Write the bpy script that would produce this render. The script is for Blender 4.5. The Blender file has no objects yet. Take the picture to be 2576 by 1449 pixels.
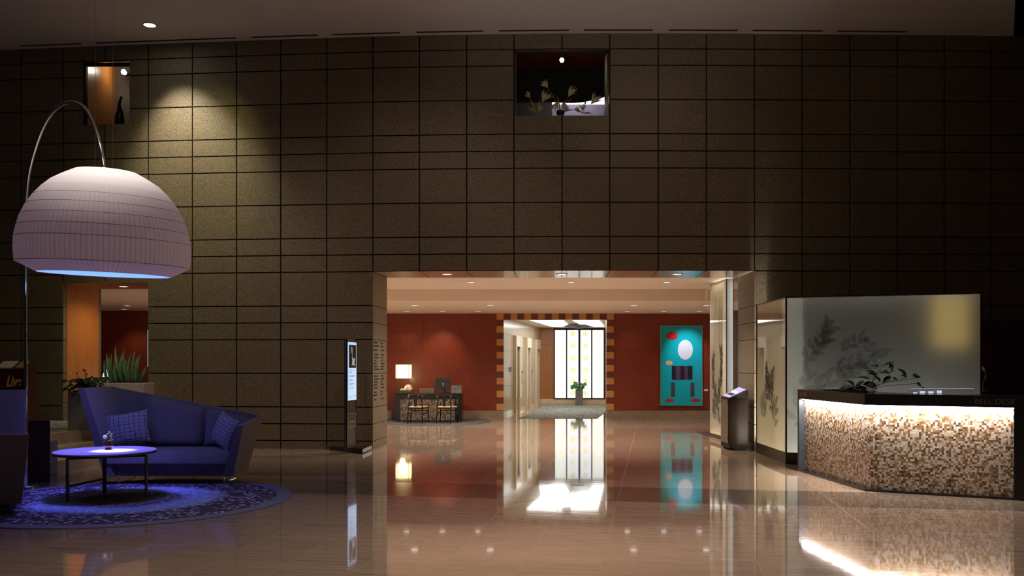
import bpy, bmesh, math, random
from mathutils import Vector, Matrix
random.seed(7)
C = bpy.context.scene.collection
PI = math.pi
F, HX, HY, CZ = 2200.0, 1288.0, 919.0, 1.54      # focal length (px of a 2576 wide frame), principal column, horizon row, eye height

def P(px, py, d): return Vector(((px-HX)/F*d, d, CZ+(HY-py)/F*d))
def G(px, py, z=0.0): return P(px, py, F*(CZ-z)/(py-HY))
def XX(px, d): return (px-HX)/F*d
def ZZ(py, d): return CZ+(HY-py)/F*d

# ------------------------------------------------------------------ materials
class NT:
    def __init__(s, name):
        s.m = bpy.data.materials.new(name); s.m.use_nodes = True
        s.t = s.m.node_tree; s.n = s.t.nodes; s.l = s.t.links
        s.b = s.n['Principled BSDF']; s.out = s.n['Material Output']
    def new(s, typ, **kw):
        x = s.n.new(typ)
        for k, v in kw.items(): setattr(x, k, v)
        return x
    def put(s, sock, v):
        if hasattr(v, 'is_output') or isinstance(v, bpy.types.NodeSocket): s.l.new(v, sock)
        else:
            if isinstance(v, (tuple, list)) and len(v) == 3 and sock.type == 'RGBA': v = (*v, 1)
            sock.default_value = v
    def math(s, op, a, b=0.0, c=None, clamp=False):
        x = s.new('ShaderNodeMath', operation=op, use_clamp=clamp)
        s.put(x.inputs[0], a); s.put(x.inputs[1], b)
        if c is not None: s.put(x.inputs[2], c)
        return x.outputs[0]
    def pos(s):
        return s.new('ShaderNodeNewGeometry').outputs['Position']
    def obj(s):
        return s.new('ShaderNodeTexCoord').outputs['Object']
    def mapping(s, v, scale=(1, 1, 1), rot=(0, 0, 0), loc=(0, 0, 0)):
        x = s.new('ShaderNodeMapping'); s.l.new(v, x.inputs[0])
        x.inputs['Scale'].default_value = scale; x.inputs['Rotation'].default_value = rot; x.inputs['Location'].default_value = loc
        return x.outputs[0]
    def noise(s, v, scale=5, detail=3, rough=.5):
        x = s.new('ShaderNodeTexNoise'); s.l.new(v, x.inputs['Vector'])
        x.inputs['Scale'].default_value = scale; x.inputs['Detail'].default_value = detail; x.inputs['Roughness'].default_value = rough
        return x.outputs['Fac']
    def ramp(s, f, stops, interp='LINEAR'):
        x = s.new('ShaderNodeValToRGB'); s.l.new(f, x.inputs[0]); cr = x.color_ramp; cr.interpolation = interp
        while len(cr.elements) < len(stops): cr.elements.new(.5)
        for e, (p, c) in zip(cr.elements, stops):
            e.position = p; e.color = (*c, 1) if len(c) == 3 else c
        return x.outputs[0]
    def mix(s, f, a, b, blend='MIX'):
        x = s.new('ShaderNodeMix', data_type='RGBA', blend_type=blend)
        s.put(x.inputs[0], f); s.put(x.inputs[6], a); s.put(x.inputs[7], b)
        return x.outputs[2]
    def sep(s, v):
        x = s.new('ShaderNodeSeparateXYZ'); s.l.new(v, x.inputs[0]); return x.outputs
    def comb(s, a, b, c=0.0):
        x = s.new('ShaderNodeCombineXYZ'); s.put(x.inputs[0], a); s.put(x.inputs[1], b); s.put(x.inputs[2], c); return x.outputs[0]
    def white(s, v):
        x = s.new('ShaderNodeTexWhiteNoise', noise_dimensions='3D'); s.l.new(v, x.inputs['Vector']); return x.outputs['Value']
    def bump(s, h, strength=.2, dist=.01):
        x = s.new('ShaderNodeBump'); s.put(x.inputs['Height'], h); x.inputs['Strength'].default_value = strength; x.inputs['Distance'].default_value = dist
        s.l.new(x.outputs[0], s.b.inputs['Normal'])

def simple(name, col, rough=.5, metal=0.0, emit=None, es=1.0, coat=0.0, spec=.5, trans=0.0, ior=1.45, var=0.08, vscale=12):
    t = NT(name); b = t.b
    if var and not emit:
        f = t.noise(t.obj(), vscale, 3)
        c = t.mix(t.math('MULTIPLY', f, 1.0), tuple(x*(1-var*2) for x in col), tuple(min(1, x*(1+var*2)) for x in col))
        t.l.new(c, b.inputs['Base Color'])
    else: b.inputs['Base Color'].default_value = (*col, 1)
    b.inputs['Roughness'].default_value = rough; b.inputs['Metallic'].default_value = metal
    b.inputs['Coat Weight'].default_value = coat; b.inputs['Specular IOR Level'].default_value = spec
    b.inputs['Transmission Weight'].default_value = trans; b.inputs['IOR'].default_value = ior
    if emit:
        b.inputs['Emission Color'].default_value = (*emit, 1); b.inputs['Emission Strength'].default_value = es
    return t.m

def granite(name, c1, c2, rough=.45, coat=0.0, fine=260, streak=True):
    t = NT(name); p = t.pos()
    a = t.noise(t.mapping(p, (.45, .45, 1) if streak else (1, 1, 1)), fine*(.5 if streak else 1), 3, .75)
    sp = t.ramp(a, [(.36, (.12, .11, .10)), (.48, (.7, .7, .7)), (.66, (1.35, 1.3, 1.25))])
    v = t.mapping(p, (2.5, 2.5, 14))
    s_ = t.noise(v, 1.6, 4, .6)
    base = t.mix(s_, c1, c2)
    t.l.new(t.mix(1.0, base, sp, 'MULTIPLY'), t.b.inputs['Base Color'])
    t.b.inputs['Roughness'].default_value = rough; t.b.inputs['Coat Weight'].default_value = coat; t.b.inputs['Coat Roughness'].default_value = .06
    if streak: t.bump(a, .25, .004)
    return t.m

def wood(name, c1, c2, rough=.4, coat=0.3, scale=1.0, axis='z', crough=.15):
    t = NT(name); p = t.pos()
    sc = {'z': (26, 26, 1.4), 'x': (1.4, 26, 26)}[axis]
    n = t.noise(t.mapping(p, tuple(x*scale for x in sc)), 1.5, 5, .6)
    n2 = t.noise(p, 1.3, 2)
    f = t.math('ADD', t.math('MULTIPLY', n, .7), t.math('MULTIPLY', n2, .3))
    t.l.new(t.ramp(f, [(.3, c1), (.7, c2)]), t.b.inputs['Base Color'])
    t.b.inputs['Roughness'].default_value = rough; t.b.inputs['Coat Weight'].default_value = coat; t.b.inputs['Coat Roughness'].default_value = crough
    return t.m

M = {}
M['stone'] = granite('stone_wall', (.205, .165, .105), (.30, .24, .158), .55)
M['stone_joint'] = simple('stone_joint', (.012, .011, .01), .9)
M['stone_polished'] = granite('stone_polished', (.52, .42, .32), (.66, .54, .43), .2, .35, 200, False)
M['granite_grey'] = granite('granite_grey', (.30, .27, .25), (.42, .38, .34), .3, .2)
M['granite_base'] = granite('granite_base', (.30, .22, .16), (.42, .31, .22), .25, .3)
M['red_wood'] = wood('red_wood', (.145, .019, .006), (.255, .037, .010), .38, .25)
M['orange_wood'] = wood('orange_wood', (.46, .15, .025), (.62, .24, .05), .38, .2)
M['pale_wood'] = wood('pale_wood', (.42, .30, .17), (.54, .40, .25), .35, .35, crough=.15)
M['light_check'] = wood('light_check', (.50, .22, .07), (.60, .28, .09), .4, .2)
M['dark_check'] = wood('dark_check', (.13, .030, .012), (.17, .045, .016), .4, .2)
M['lobby_wood'] = wood('lobby_wood', (.36, .13, .035), (.48, .19, .05), .4, .2)
M['dark_wood'] = wood('dark_wood', (.035, .012, .010), (.07, .02, .014), .35, .3)
M['cream'] = simple('cream_paint', (.88, .80, .72), .7, var=.02, vscale=1)
M['cream2'] = simple('beam_paint', (.84, .74, .64), .7, var=.02, vscale=1)
M['grey_ceiling'] = simple('grey_ceiling_paint', (.74, .74, .76), .75, var=.03, vscale=1)
M['black'] = simple('black_lacquer', (.012, .011, .012), .25, coat=.3)
M['black_matte'] = simple('black_matte', (.015, .014, .014), .7)
M['brown_black'] = simple('dark_brown_panel', (.024, .018, .013), .6, spec=.3)
M['chrome'] = simple('chrome', (.8, .8, .82), .07, 1.0, var=0)
M['steel'] = simple('brushed_steel', (.5, .49, .47), .3, 1.0, var=.05)
M['bronze'] = simple('bronze_metal', (.10, .075, .05), .35, .8)
M['marble'] = simple('beige_marble', (.70, .58, .42), .2, coat=.4, var=.1, vscale=4)
M['white_portal'] = simple('cream_marble_portal', (.66, .58, .44), .2, coat=.4, var=.05, vscale=3)
M['portal_jamb'] = simple('beige_jamb', (.56, .43, .27), .3, var=.08, vscale=8)
M['white'] = simple('white_ceramic', (.82, .80, .76), .3, var=0.02)
M['leaf'] = simple('plant_leaf', (.05, .12, .035), .4, var=.3, vscale=20)
M['leaf_dark'] = simple('dark_leaf', (.03, .065, .025), .35, var=.3, vscale=20)
M['leaf_blue'] = simple('succulent_leaf', (.14, .27, .12), .45, var=.3, vscale=15)
M['soil'] = simple('soil', (.05, .035, .02), .9)
M['concrete'] = simple('concrete_planter', (.16, .155, .15), .7, var=.12, vscale=6)
M['concrete_light'] = simple('pale_stone_planter', (.50, .43, .36), .6, var=.08, vscale=6)
M['pampas'] = simple('pampas_plume', (.62, .55, .34), .8)
M['straw'] = simple('straw_stem', (.40, .34, .12), .7)
M['red_leaf'] = simple('red_leaf', (.35, .05, .02), .6)
M['gold'] = simple('gold_letter', (.55, .36, .12), .3, .8, var=0)
M['bronze_letter'] = simple('bronze_letter', (.12, .09, .05), .5, .3, var=0)
M['gold_paint'] = simple('gold_paint', (.80, .46, .12), .6, var=0)
M['ink'] = simple('black_letter', (.01, .01, .01), .6, var=0)
M['paper'] = simple('paper', (.75, .70, .55), .7, var=.03)
M['gold_paper'] = simple('gold_folder', (.42, .32, .12), .6)
M['tan_cord'] = simple('woven_seat_cord', (.60, .36, .16), .8, var=.15, vscale=60)
M['taupe'] = simple('taupe_vinyl', (.20, .15, .11), .45)
M['yellow'] = simple('yellow_rubber', (.75, .55, .08), .6)
M['petal'] = simple('white_petal', (.85, .83, .75), .6, var=.03)
M['pink_petal'] = simple('cream_pink_petal', (.85, .68, .50), .6, var=.05)
M['bud'] = simple('green_white_bud', (.62, .68, .38), .6)

def glass(name, col=(1, 1, 1), rough=0.0, ior=1.45):
    return simple(name, col, rough, trans=1.0, ior=ior, var=0)
M['glass'] = glass('clear_glass')
M['vase_red'] = glass('wine_red_glass', (.85, .50, .56), .02)

def frosted(name, col, gloss=.25):
    t = NT(name); t.n.remove(t.b)
    tr = t.new('ShaderNodeBsdfTranslucent'); tr.inputs[0].default_value = (*col, 1)
    df = t.new('ShaderNodeBsdfDiffuse'); df.inputs[0].default_value = (*[c*.7 for c in col], 1)
    gl = t.new('ShaderNodeBsdfGlossy'); gl.inputs['Roughness'].default_value = .02
    a = t.new('ShaderNodeMixShader'); a.inputs[0].default_value = .35
    t.l.new(tr.outputs[0], a.inputs[1]); t.l.new(df.outputs[0], a.inputs[2])
    fr = t.new('ShaderNodeFresnel'); fr.inputs[0].default_value = 1.5
    b = t.new('ShaderNodeMixShader'); t.l.new(fr.outputs[0], b.inputs[0])
    t.l.new(a.outputs[0], b.inputs[1]); t.l.new(gl.outputs[0], b.inputs[2])
    t.l.new(b.outputs[0], t.out.inputs[0])
    return t.m
M['frost'] = frosted('frosted_glass', (.78, .80, .78))
M['frost_warm'] = frosted('warm_frosted_glass', (.85, .78, .64))

def printmat(name, col, alpha):
    t = NT(name); t.b.inputs['Base Color'].default_value = (*col, 1); t.b.inputs['Roughness'].default_value = .7
    t.b.inputs['Alpha'].default_value = alpha
    return t.m
M['print_dark'] = printmat('dark_leaf_print', (.045, .042, .028), .62)
M['print_mid'] = printmat('grey_leaf_print', (.11, .115, .08), .36)
M['print_pale'] = printmat('pale_leaf_print', (.16, .17, .11), .28)
M['print_vein'] = printmat('marble_vein_print', (.25, .17, .09), .4)

def fabric(name, col):
    t = NT(name); p = t.obj()
    a = t.noise(t.mapping(p, (400, 400, 60)), 1, 2, .7); b = t.noise(t.mapping(p, (60, 60, 400)), 1, 2, .7)
    f = t.math('MULTIPLY', a, b)
    t.l.new(t.ramp(f, [(.1, tuple(c*.7 for c in col)), (.4, tuple(c*1.25 for c in col))]), t.b.inputs['Base Color'])
    t.b.inputs['Roughness'].default_value = .9; t.b.inputs['Sheen Weight'].default_value = .3
    t.bump(f, .3, .002)
    return t.m
M['fabric'] = fabric('grey_upholstery', (.21, .185, .165))

def pillowmat():
    t = NT('grid_weave_cushion'); p = t.obj()
    n = t.new('ShaderNodeTexNoise'); t.l.new(p, n.inputs['Vector']); n.inputs['Scale'].default_value = 14
    w = t.mix(.035, p, n.outputs['Color'], 'ADD')
    x, y, z = t.sep(w)
    def line(v, per, wd):
        f = t.math('FRACT', t.math('DIVIDE', v, per)); return t.math('LESS_THAN', f, wd)
    g = t.math('MAXIMUM', line(x, .062, .09), line(z, .05, .10))
    t.l.new(t.mix(g, (.40, .37, .35), (.05, .045, .06)), t.b.inputs['Base Color'])
    t.b.inputs['Roughness'].default_value = .9
    t.bump(t.math('SUBTRACT', 1, g), .4, .004)
    return t.m
M['pillow'] = pillowmat()

def floormat():
    t = NT('polished_marble_floor'); p = t.pos(); x, y, z = t.sep(p)
    ca, sa = math.cos(math.radians(9.09)), math.sin(math.radians(9.09))
    u = t.math('SUBTRACT', t.math('MULTIPLY', x, ca), t.math('MULTIPLY', y, sa))
    v = t.math('ADD', t.math('MULTIPLY', x, sa), t.math('MULTIPLY', y, ca))
    U = t.math('DIVIDE', t.math('ADD', u, .987+60), .6); V = t.math('DIVIDE', t.math('ADD', v, -6.951+60), .6)
    fu, fv = t.math('FRACT', U), t.math('FRACT', V)
    iu, iv = t.math('FLOOR', U), t.math('FLOOR', V)
    rnd = t.white(t.comb(iu, iv, 3.0))
    def edge(f, w):
        return t.math('MAXIMUM', t.math('LESS_THAN', f, w), t.math('GREATER_THAN', f, 1-w))
    joint = t.math('MAXIMUM', edge(fu, .0035), edge(fv, .0028))
    vv = t.comb(t.math('MULTIPLY', u, .9), t.math('MULTIPLY', v, 26), t.math('MULTIPLY', rnd, 30))
    vein = t.noise(vv, 1.3, 5, .62)
    fleck = t.noise(t.comb(t.math('MULTIPLY', u, 12), t.math('MULTIPLY', v, 120), rnd), 1.0, 2, .6)
    base = t.ramp(vein, [(.3, (.36, .24, .17)), (.48, (.52, .37, .28)), (.7, (.65, .50, .40))])
    base = t.mix(t.math('MULTIPLY', t.math('GREATER_THAN', fleck, .69), .6), base, (.22, .11, .06))
    base = t.mix(t.math('MULTIPLY', rnd, .28), base, (.42, .30, .22))
    gn = t.noise(p, 170, 2, .7)
    gran = t.ramp(gn, [(.35, (.06, .045, .04)), (.5, (.21, .155, .12)), (.65, (.38, .30, .23))])
    band = t.math('MULTIPLY', t.math('GREATER_THAN', v, 9.951), t.math('LESS_THAN', v, 11.151))
    col = t.mix(band, base, gran)
    col = t.mix(t.math('MULTIPLY', joint, t.math('SUBTRACT', 1, t.math('MULTIPLY', band, .7))), col, (.50, .38, .28))
    t.l.new(col, t.b.inputs['Base Color'])
    r = t.math('ADD', .035, t.math('MULTIPLY', band, .05)); r = t.math('ADD', r, t.math('MULTIPLY', joint, .35))
    r = t.math('ADD', r, t.math('MULTIPLY', vein, .03))
    t.l.new(r, t.b.inputs['Roughness'])
    t.b.inputs['IOR'].default_value = 1.5
    t.b.inputs['Coat Weight'].default_value = .5; t.b.inputs['Coat Roughness'].default_value = .03
    h = t.math('ADD', t.math('MULTIPLY', t.noise(t.comb(u, t.math('MULTIPLY', v, 7), 0.0), 1.6, 3), .5), t.math('MULTIPLY', joint, -.6))
    t.bump(h, .06, .012)
    return t.m
M['floor'] = floormat()

RUGC = (-4.35, 9.97)
def rugmat(name, center, R, border, reception=False):
    t = NT(name); p = t.pos(); x, y, z = t.sep(p)
    dx = t.math('SUBTRACT', x, center[0]); dy = t.math('SUBTRACT', y, center[1])
    r = t.math('DIVIDE', t.math('SQRT', t.math('ADD', t.math('MULTIPLY', dx, dx), t.math('MULTIPLY', dy, dy))), R)
    n = t.noise(p, 1.8, 2)
    rr = t.math('ADD', r, t.math('MULTIPLY', t.math('SUBTRACT', n, .5), .12))
    if reception:
        base = t.ramp(rr, [(0, (.04, .035, .035)), (.5, (.055, .045, .05)), (1, (.07, .065, .07))])
        dash = (.26, .22, .22)
    else:
        base = t.ramp(rr, [(0, (.05, .05, .03)), (.28, (.06, .055, .035)), (.40, (.22, .34, .5)), (.52, (.25, .36, .52)), (.60, (.055, .045, .07)), (.85, (.06, .05, .075))])
        dash = (.85, .80, .85)
    V = t.math('DIVIDE', t.math('ADD', y, 60), .042); iv = t.math('FLOOR', V); fv = t.math('FRACT', V)
    U = t.math('DIVIDE', t.math('ADD', t.math('ADD', x, 60), t.math('MULTIPLY', t.white(t.comb(iv, 1.0, 2.0)), .03)), .062)
    iu = t.math('FLOOR', U); fu = t.math('FRACT', U)
    rnd = t.white(t.comb(iu, iv, 9.0))
    dens = t.noise(p, 2.6, 3)
    thr = t.math('ADD', .28, t.math('MULTIPLY', dens, .75))
    m = t.math('MULTIPLY', t.math('GREATER_THAN', rnd, thr), t.math('MULTIPLY', t.math('LESS_THAN', fu, .62), t.math('LESS_THAN', fv, .55)))
    m = t.math('MULTIPLY', m, t.math('ADD', .25, t.math('MULTIPLY', t.ramp(rr, [(.2, (0, 0, 0)), (.6, (1, 1, 1))]), .75)))
    col = t.mix(m, base, dash)
    col = t.mix(t.math('GREATER_THAN', r, 1-border/R), col, (.20, .21, .27) if not reception else (.07, .065, .07))
    t.l.new(col, t.b.inputs['Base Color']); t.b.inputs['Roughness'].default_value = .95
    t.bump(t.noise(p, 300, 2), .3, .004)
    return t.m
M['rug'] = rugmat('round_rug_pile', RUGC, 1.78, .17)
M['rug2'] = rugmat('reception_rug_pile', (-2.2, 23.95), 1.62, .02, True)

def mosaic(name, scale=1.0, dark=1.0):
    t = NT(name); p = t.new('ShaderNodeTexCoord').outputs['UV']; x, y, z = t.sep(p)
    sz = .024*scale
    V = t.math('DIVIDE', y, sz); iv = t.math('FLOOR', V)
    U = t.math('ADD', t.math('DIVIDE', x, sz*1.02), t.math('MULTIPLY', t.white(t.comb(iv, 4.0, 1.0)), .35)); iu = t.math('FLOOR', U)
    fu, fv = t.math('FRACT', U), t.math('FRACT', V)
    r = t.white(t.comb(iu, iv, 1.0)); r2 = t.white(t.comb(iu, iv, 7.0))
    col = t.ramp(r, [(0, (.045, .030, .020)), (.08, (.12, .066, .034)), (.22, (.23, .135, .070)), (.38, (.33, .22, .13)), (.52, (.46, .38, .30)), (.68, (.58, .54, .51)), (1, (.70, .68, .67))], 'CONSTANT')
    q = t.comb(t.math('MULTIPLY', t.math('ADD', x, t.math('MULTIPLY', r2, 3)), 60), t.math('MULTIPLY', y, 45), r)
    st = t.noise(q, 1.0, 3)
    col = t.mix(t.math('MULTIPLY', t.math('LESS_THAN', st, .46), .5), col, (.30, .17, .08))
    g = t.math('MAXIMUM', t.math('LESS_THAN', fu, .05), t.math('LESS_THAN', fv, .05))
    col = t.mix(g, col, (.18, .12, .08))
    if dark < 1: col = t.mix(1.0, col, (dark, dark*.9, dark*.8), 'MULTIPLY')
    t.l.new(col, t.b.inputs['Base Color']); t.b.inputs['Roughness'].default_value = .3
    t.bump(t.math('ADD', t.math('MULTIPLY', r2, .5), t.math('MULTIPLY', g, -.5)), .5, .003)
    return t.m
M['mosaic'] = mosaic('shell_mosaic'); M['mosaic2'] = mosaic('reception_mosaic', 1.25, .45)

def shade_mat():
    t = NT('pleated_lamp_fabric'); p = t.obj(); x, y, z = t.sep(p)
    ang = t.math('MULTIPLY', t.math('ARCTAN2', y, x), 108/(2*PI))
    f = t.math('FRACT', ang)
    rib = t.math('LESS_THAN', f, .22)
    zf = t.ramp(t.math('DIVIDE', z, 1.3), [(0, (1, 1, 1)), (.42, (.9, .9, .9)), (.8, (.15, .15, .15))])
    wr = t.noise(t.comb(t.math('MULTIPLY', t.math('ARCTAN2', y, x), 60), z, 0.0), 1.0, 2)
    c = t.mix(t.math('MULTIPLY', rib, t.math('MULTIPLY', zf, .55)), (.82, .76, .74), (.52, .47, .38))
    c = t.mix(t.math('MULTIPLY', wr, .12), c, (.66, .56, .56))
    t.n.remove(t.b)
    d = t.new('ShaderNodeBsdfDiffuse'); t.l.new(c, d.inputs[0])
    tr = t.new('ShaderNodeBsdfTranslucent'); t.l.new(c, tr.inputs[0])
    m = t.new('ShaderNodeMixShader'); m.inputs[0].default_value = .22
    t.l.new(d.outputs[0], m.inputs[1]); t.l.new(tr.outputs[0], m.inputs[2]); t.l.new(m.outputs[0], t.out.inputs[0])
    return t.m
M['shade'] = shade_mat()

def matmat():
    t = NT('woven_grey_mat'); p = t.pos(); x, y, z = t.sep(p)
    r = t.white(t.comb(t.math('FLOOR', t.math('MULTIPLY', x, 16)), t.math('FLOOR', t.math('MULTIPLY', y, 9)), 1.0))
    t.l.new(t.ramp(r, [(0, (.12, .13, .11)), (1, (.34, .35, .30))]), t.b.inputs['Base Color']); t.b.inputs['Roughness'].default_value = .95
    return t.m
M['mat'] = matmat()

def pane_mat():
    t = NT('backlit_art_glass'); p = t.pos(); x, y, z = t.sep(p)
    n = t.noise(t.mapping(p, (5, 1, 4)), 1.9, 5, .65)
    c = t.ramp(n, [(.50, (1, 1, .97)), (.60, (.92, .96, .66)), (.72, (1, .92, .45))])
    t.l.new(c, t.b.inputs['Emission Color']); t.b.inputs['Emission Strength'].default_value = 1.15
    t.b.inputs['Base Color'].default_value = (.1, .1, .1, 1)
    return t.m
M['pane'] = pane_mat()
M['pane_plain'] = simple('backlit_white_glass', (.1, .1, .1), .4, emit=(.91, .94, 1.0), es=1.15)
M['medallion'] = simple('pale_yellow_medallion', (.3, .3, .1), .4, emit=(.90, .92, .50), es=.9)

def emis(name, col, s): return simple(name, (.5, .5, .5), .5, emit=col, es=s, var=0)
M['e_down'] = emis('downlight_lens', (1, .86, .68), 7)
M['e_hall'] = emis('hall_lamp_lens', (1, .92, .82), 3.0)
M['e_panel'] = emis('luminous_ceiling_glass', (1, 1, .97), 3)
M['e_blue'] = emis('blue_diffuser', (.16, .36, 1.0), 1.5)
M['e_shade'] = emis('lit_table_lamp_shade', (1, .78, .33), 3.2)
M['e_spot'] = emis('bright_spot_lens', (1, 1, .85), 30)
M['e_led'] = emis('led_strip', (1, .93, .84), 14)
M['e_screen'] = emis('display_light_blue', (.42, .62, .92), 1.0)
M['e_violet'] = emis('display_violet', (.22, .14, .75), .8)
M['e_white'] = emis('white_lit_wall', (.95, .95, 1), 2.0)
M['e_yellow'] = emis('warm_lightbox', (1, .66, .22), 2.6)

# ------------------------------------------------------------------ mesh helpers
class MB:
    def __init__(s): s.v = []; s.f = []; s.mi = []; s.uv = {}
    def add(s, vs, fs, mi=0):
        o = len(s.v); s.v += [Vector(v) for v in vs]
        for f in fs: s.f.append([i+o for i in f]); s.mi.append(mi)
        return s
    def box(s, a, b, mi=0):
        (x0, y0, z0), (x1, y1, z1) = a, b
        return s.hexa([(x0, y0, z0), (x1, y0, z0), (x1, y1, z0), (x0, y1, z0), (x0, y0, z1), (x1, y0, z1), (x1, y1, z1), (x0, y1, z1)], mi)
    def hexa(s, v, mi=0):
        return s.add(v, [(0, 3, 2, 1), (4, 5, 6, 7), (0, 1, 5, 4), (1, 2, 6, 5), (2, 3, 7, 6), (3, 0, 4, 7)], mi)
    def obox(s, c, size, rz=0, mi=0):              # centre-bottom, size, rotation about z
        m = Matrix.Rotation(rz, 3, 'Z'); c = Vector(c); w, d, h = size
        return s.hexa([c+m@Vector((sx*w/2, sy*d/2, z)) for z in (0, h) for sx, sy in ((-1, -1), (1, -1), (1, 1), (-1, 1))], mi)
    def prism(s, poly, z0, z1, mi=0):
        n = len(poly)
        return s.add([(x, y, z0) for x, y in poly]+[(x, y, z1) for x, y in poly],
                     [tuple(range(n))[::-1], tuple(range(n, 2*n))]+[(i, (i+1) % n, n+(i+1) % n, n+i) for i in range(n)], mi)
    def plate(s, poly, off, mi=0):                 # 3D polygon thickened by the vector off
        n = len(poly); off = Vector(off); poly = [Vector(p) for p in poly]
        return s.add(poly+[p+off for p in poly], [tuple(range(n))[::-1], tuple(range(n, 2*n))]+[(i, (i+1) % n, n+(i+1) % n, n+i) for i in range(n)], mi)
    def tube(s, path, r, n=10, mi=0, cap=True, sq=False):
        path = [Vector(p) for p in path]; k = len(path)
        rs = r if isinstance(r, (list, tuple)) else [r]*k
        vs = []; prev = None
        for i, p in enumerate(path):
            t = (path[min(i+1, k-1)]-path[max(i-1, 0)]).normalized()
            if prev is None: a = t.orthogonal().normalized() if abs(t.z) < .95 else Vector((1, 0, 0))
            else: a = prev
            a = (a-t*a.dot(t)).normalized(); prev = a; b = t.cross(a)
            for j in range(n):
                th = 2*PI*j/n+(PI/4 if n == 4 else 0); vs.append(p+(a*math.cos(th)+b*math.sin(th))*rs[i])
        fs = [(i*n+j, i*n+(j+1) % n, (i+1)*n+(j+1) % n, (i+1)*n+j) for i in range(k-1) for j in range(n)]
        if cap: fs += [tuple(range(n))[::-1], tuple(range((k-1)*n, k*n))]
        return s.add(vs, fs, mi)
    def lathe(s, prof, c=(0, 0, 0), n=32, mi=0, cap=True):
        c = Vector(c); k = len(prof)
        vs = [c+Vector((r*math.cos(2*PI*j/n), r*math.sin(2*PI*j/n), z)) for r, z in prof for j in range(n)]
        fs = [(i*n+j, i*n+(j+1) % n, (i+1)*n+(j+1) % n, (i+1)*n+j) for i in range(k-1) for j in range(n)]
        if cap: fs += [tuple(range(n))[::-1], tuple(range((k-1)*n, k*n))]
        return s.add(vs, fs, mi)
    def leaf(s, base, tip, w, normal=(0, 0, 1), bend=.15, n=5, fold=.15, mi=0, th=0):
        base, tip, nn = Vector(base), Vector(tip), Vector(normal).normalized()
        d = tip-base; side = d.cross(nn)
        side = side.normalized() if side.length > 1e-6 else Vector((1, 0, 0))
        up = side.cross(d).normalized(); vs = []
        for i in range(n+1):
            t = i/n; c = base+d*t+up*(bend*d.length*math.sin(PI*t))
            ww = w*.5*(math.sin(PI*min(1, t**.75)))**.8 if 0 < t < 1 else .0008
            vs += [c-side*ww+up*ww*fold, c, c+side*ww+up*ww*fold]
        fs = []
        for i in range(n):
            a = i*3; fs += [(a, a+1, a+4, a+3), (a+1, a+2, a+5, a+4)]
        return s.add(vs, fs, mi)
    def build(s, name, mats, parent=None, world=False, smooth=False, bevel=0, seg=2, sub=0, solid=0, recalc=True):
        me = bpy.data.meshes.new(name)
        vs = s.v
        if world and parent is not None:
            inv = wmat(parent).inverted(); vs = [inv@v for v in vs]
        me.from_pydata([tuple(v) for v in vs], [], s.f)
        if not isinstance(mats, (list, tuple)): mats = [mats]
        for m in mats: me.materials.append(M[m] if isinstance(m, str) else m)
        for p, i in zip(me.polygons, s.mi): p.material_index = i; p.use_smooth = smooth
        if recalc:
            bm = bmesh.new(); bm.from_mesh(me); bmesh.ops.recalc_face_normals(bm, faces=bm.faces); bm.to_mesh(me); bm.free()
        me.update()
        o = bpy.data.objects.new(name, me); C.objects.link(o)
        if parent is not None: o.parent = parent
        if solid:
            md = o.modifiers.new('solid', 'SOLIDIFY'); md.thickness = solid; md.offset = 0
        if bevel:
            md = o.modifiers.new('bevel', 'BEVEL'); md.width = bevel; md.segments = seg; md.limit_method = 'ANGLE'; md.angle_limit = math.radians(35)
            if not smooth:
                for p in me.polygons: p.use_smooth = True
                md.harden_normals = True
        if sub:
            md = o.modifiers.new('sub', 'SUBSURF'); md.levels = sub; md.render_levels = sub
        return o

def wmat(o):
    m = o.matrix_basis.copy(); p = o.parent
    while p: m = p.matrix_basis@m; p = p.parent
    return m
def tag(o, label, cat, group=None, kind=None):
    o['label'] = label; o['category'] = cat
    if group: o['group'] = group
    if kind: o['kind'] = kind
    return o
def struct(o): o['kind'] = 'structure'; return o
def thing(name, label, cat, loc=(0, 0, 0), rz=0, group=None):
    o = bpy.data.objects.new(name, None); C.objects.link(o); o.empty_display_size = .2
    o.location = loc; o.rotation_euler = (0, 0, rz); return tag(o, label, cat, group)
def text(s, name, mat, parent, origin, xdir, updir, size, ext=.002, shear=0, align='LEFT', sx=1.0, spacing=1.0, bold=0):
    cu = bpy.data.curves.new(name, 'FONT'); cu.body = s; cu.size = size; cu.extrude = ext; cu.shear = shear; cu.align_x = align; cu.space_character = spacing
    cu.offset = bold; tmp = bpy.data.objects.new('t', cu); C.objects.link(tmp); bpy.context.view_layer.update()
    me = bpy.data.meshes.new_from_object(tmp.evaluated_get(bpy.context.evaluated_depsgraph_get())); bpy.data.objects.remove(tmp); bpy.data.curves.remove(cu)
    me.materials.clear(); me.materials.append(M[mat]); o = bpy.data.objects.new(name, me); C.objects.link(o)
    x = Vector(xdir).normalized(); u = Vector(updir).normalized(); n = x.cross(u).normalized(); u = n.cross(x)
    m = Matrix(((x.x*sx, u.x, n.x, origin[0]), (x.y*sx, u.y, n.y, origin[1]), (x.z*sx, u.z, n.z, origin[2]), (0, 0, 0, 1)))
    if parent is not None: o.parent = parent; m = wmat(parent).inverted()@m
    o.matrix_basis = m
    return o
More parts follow.
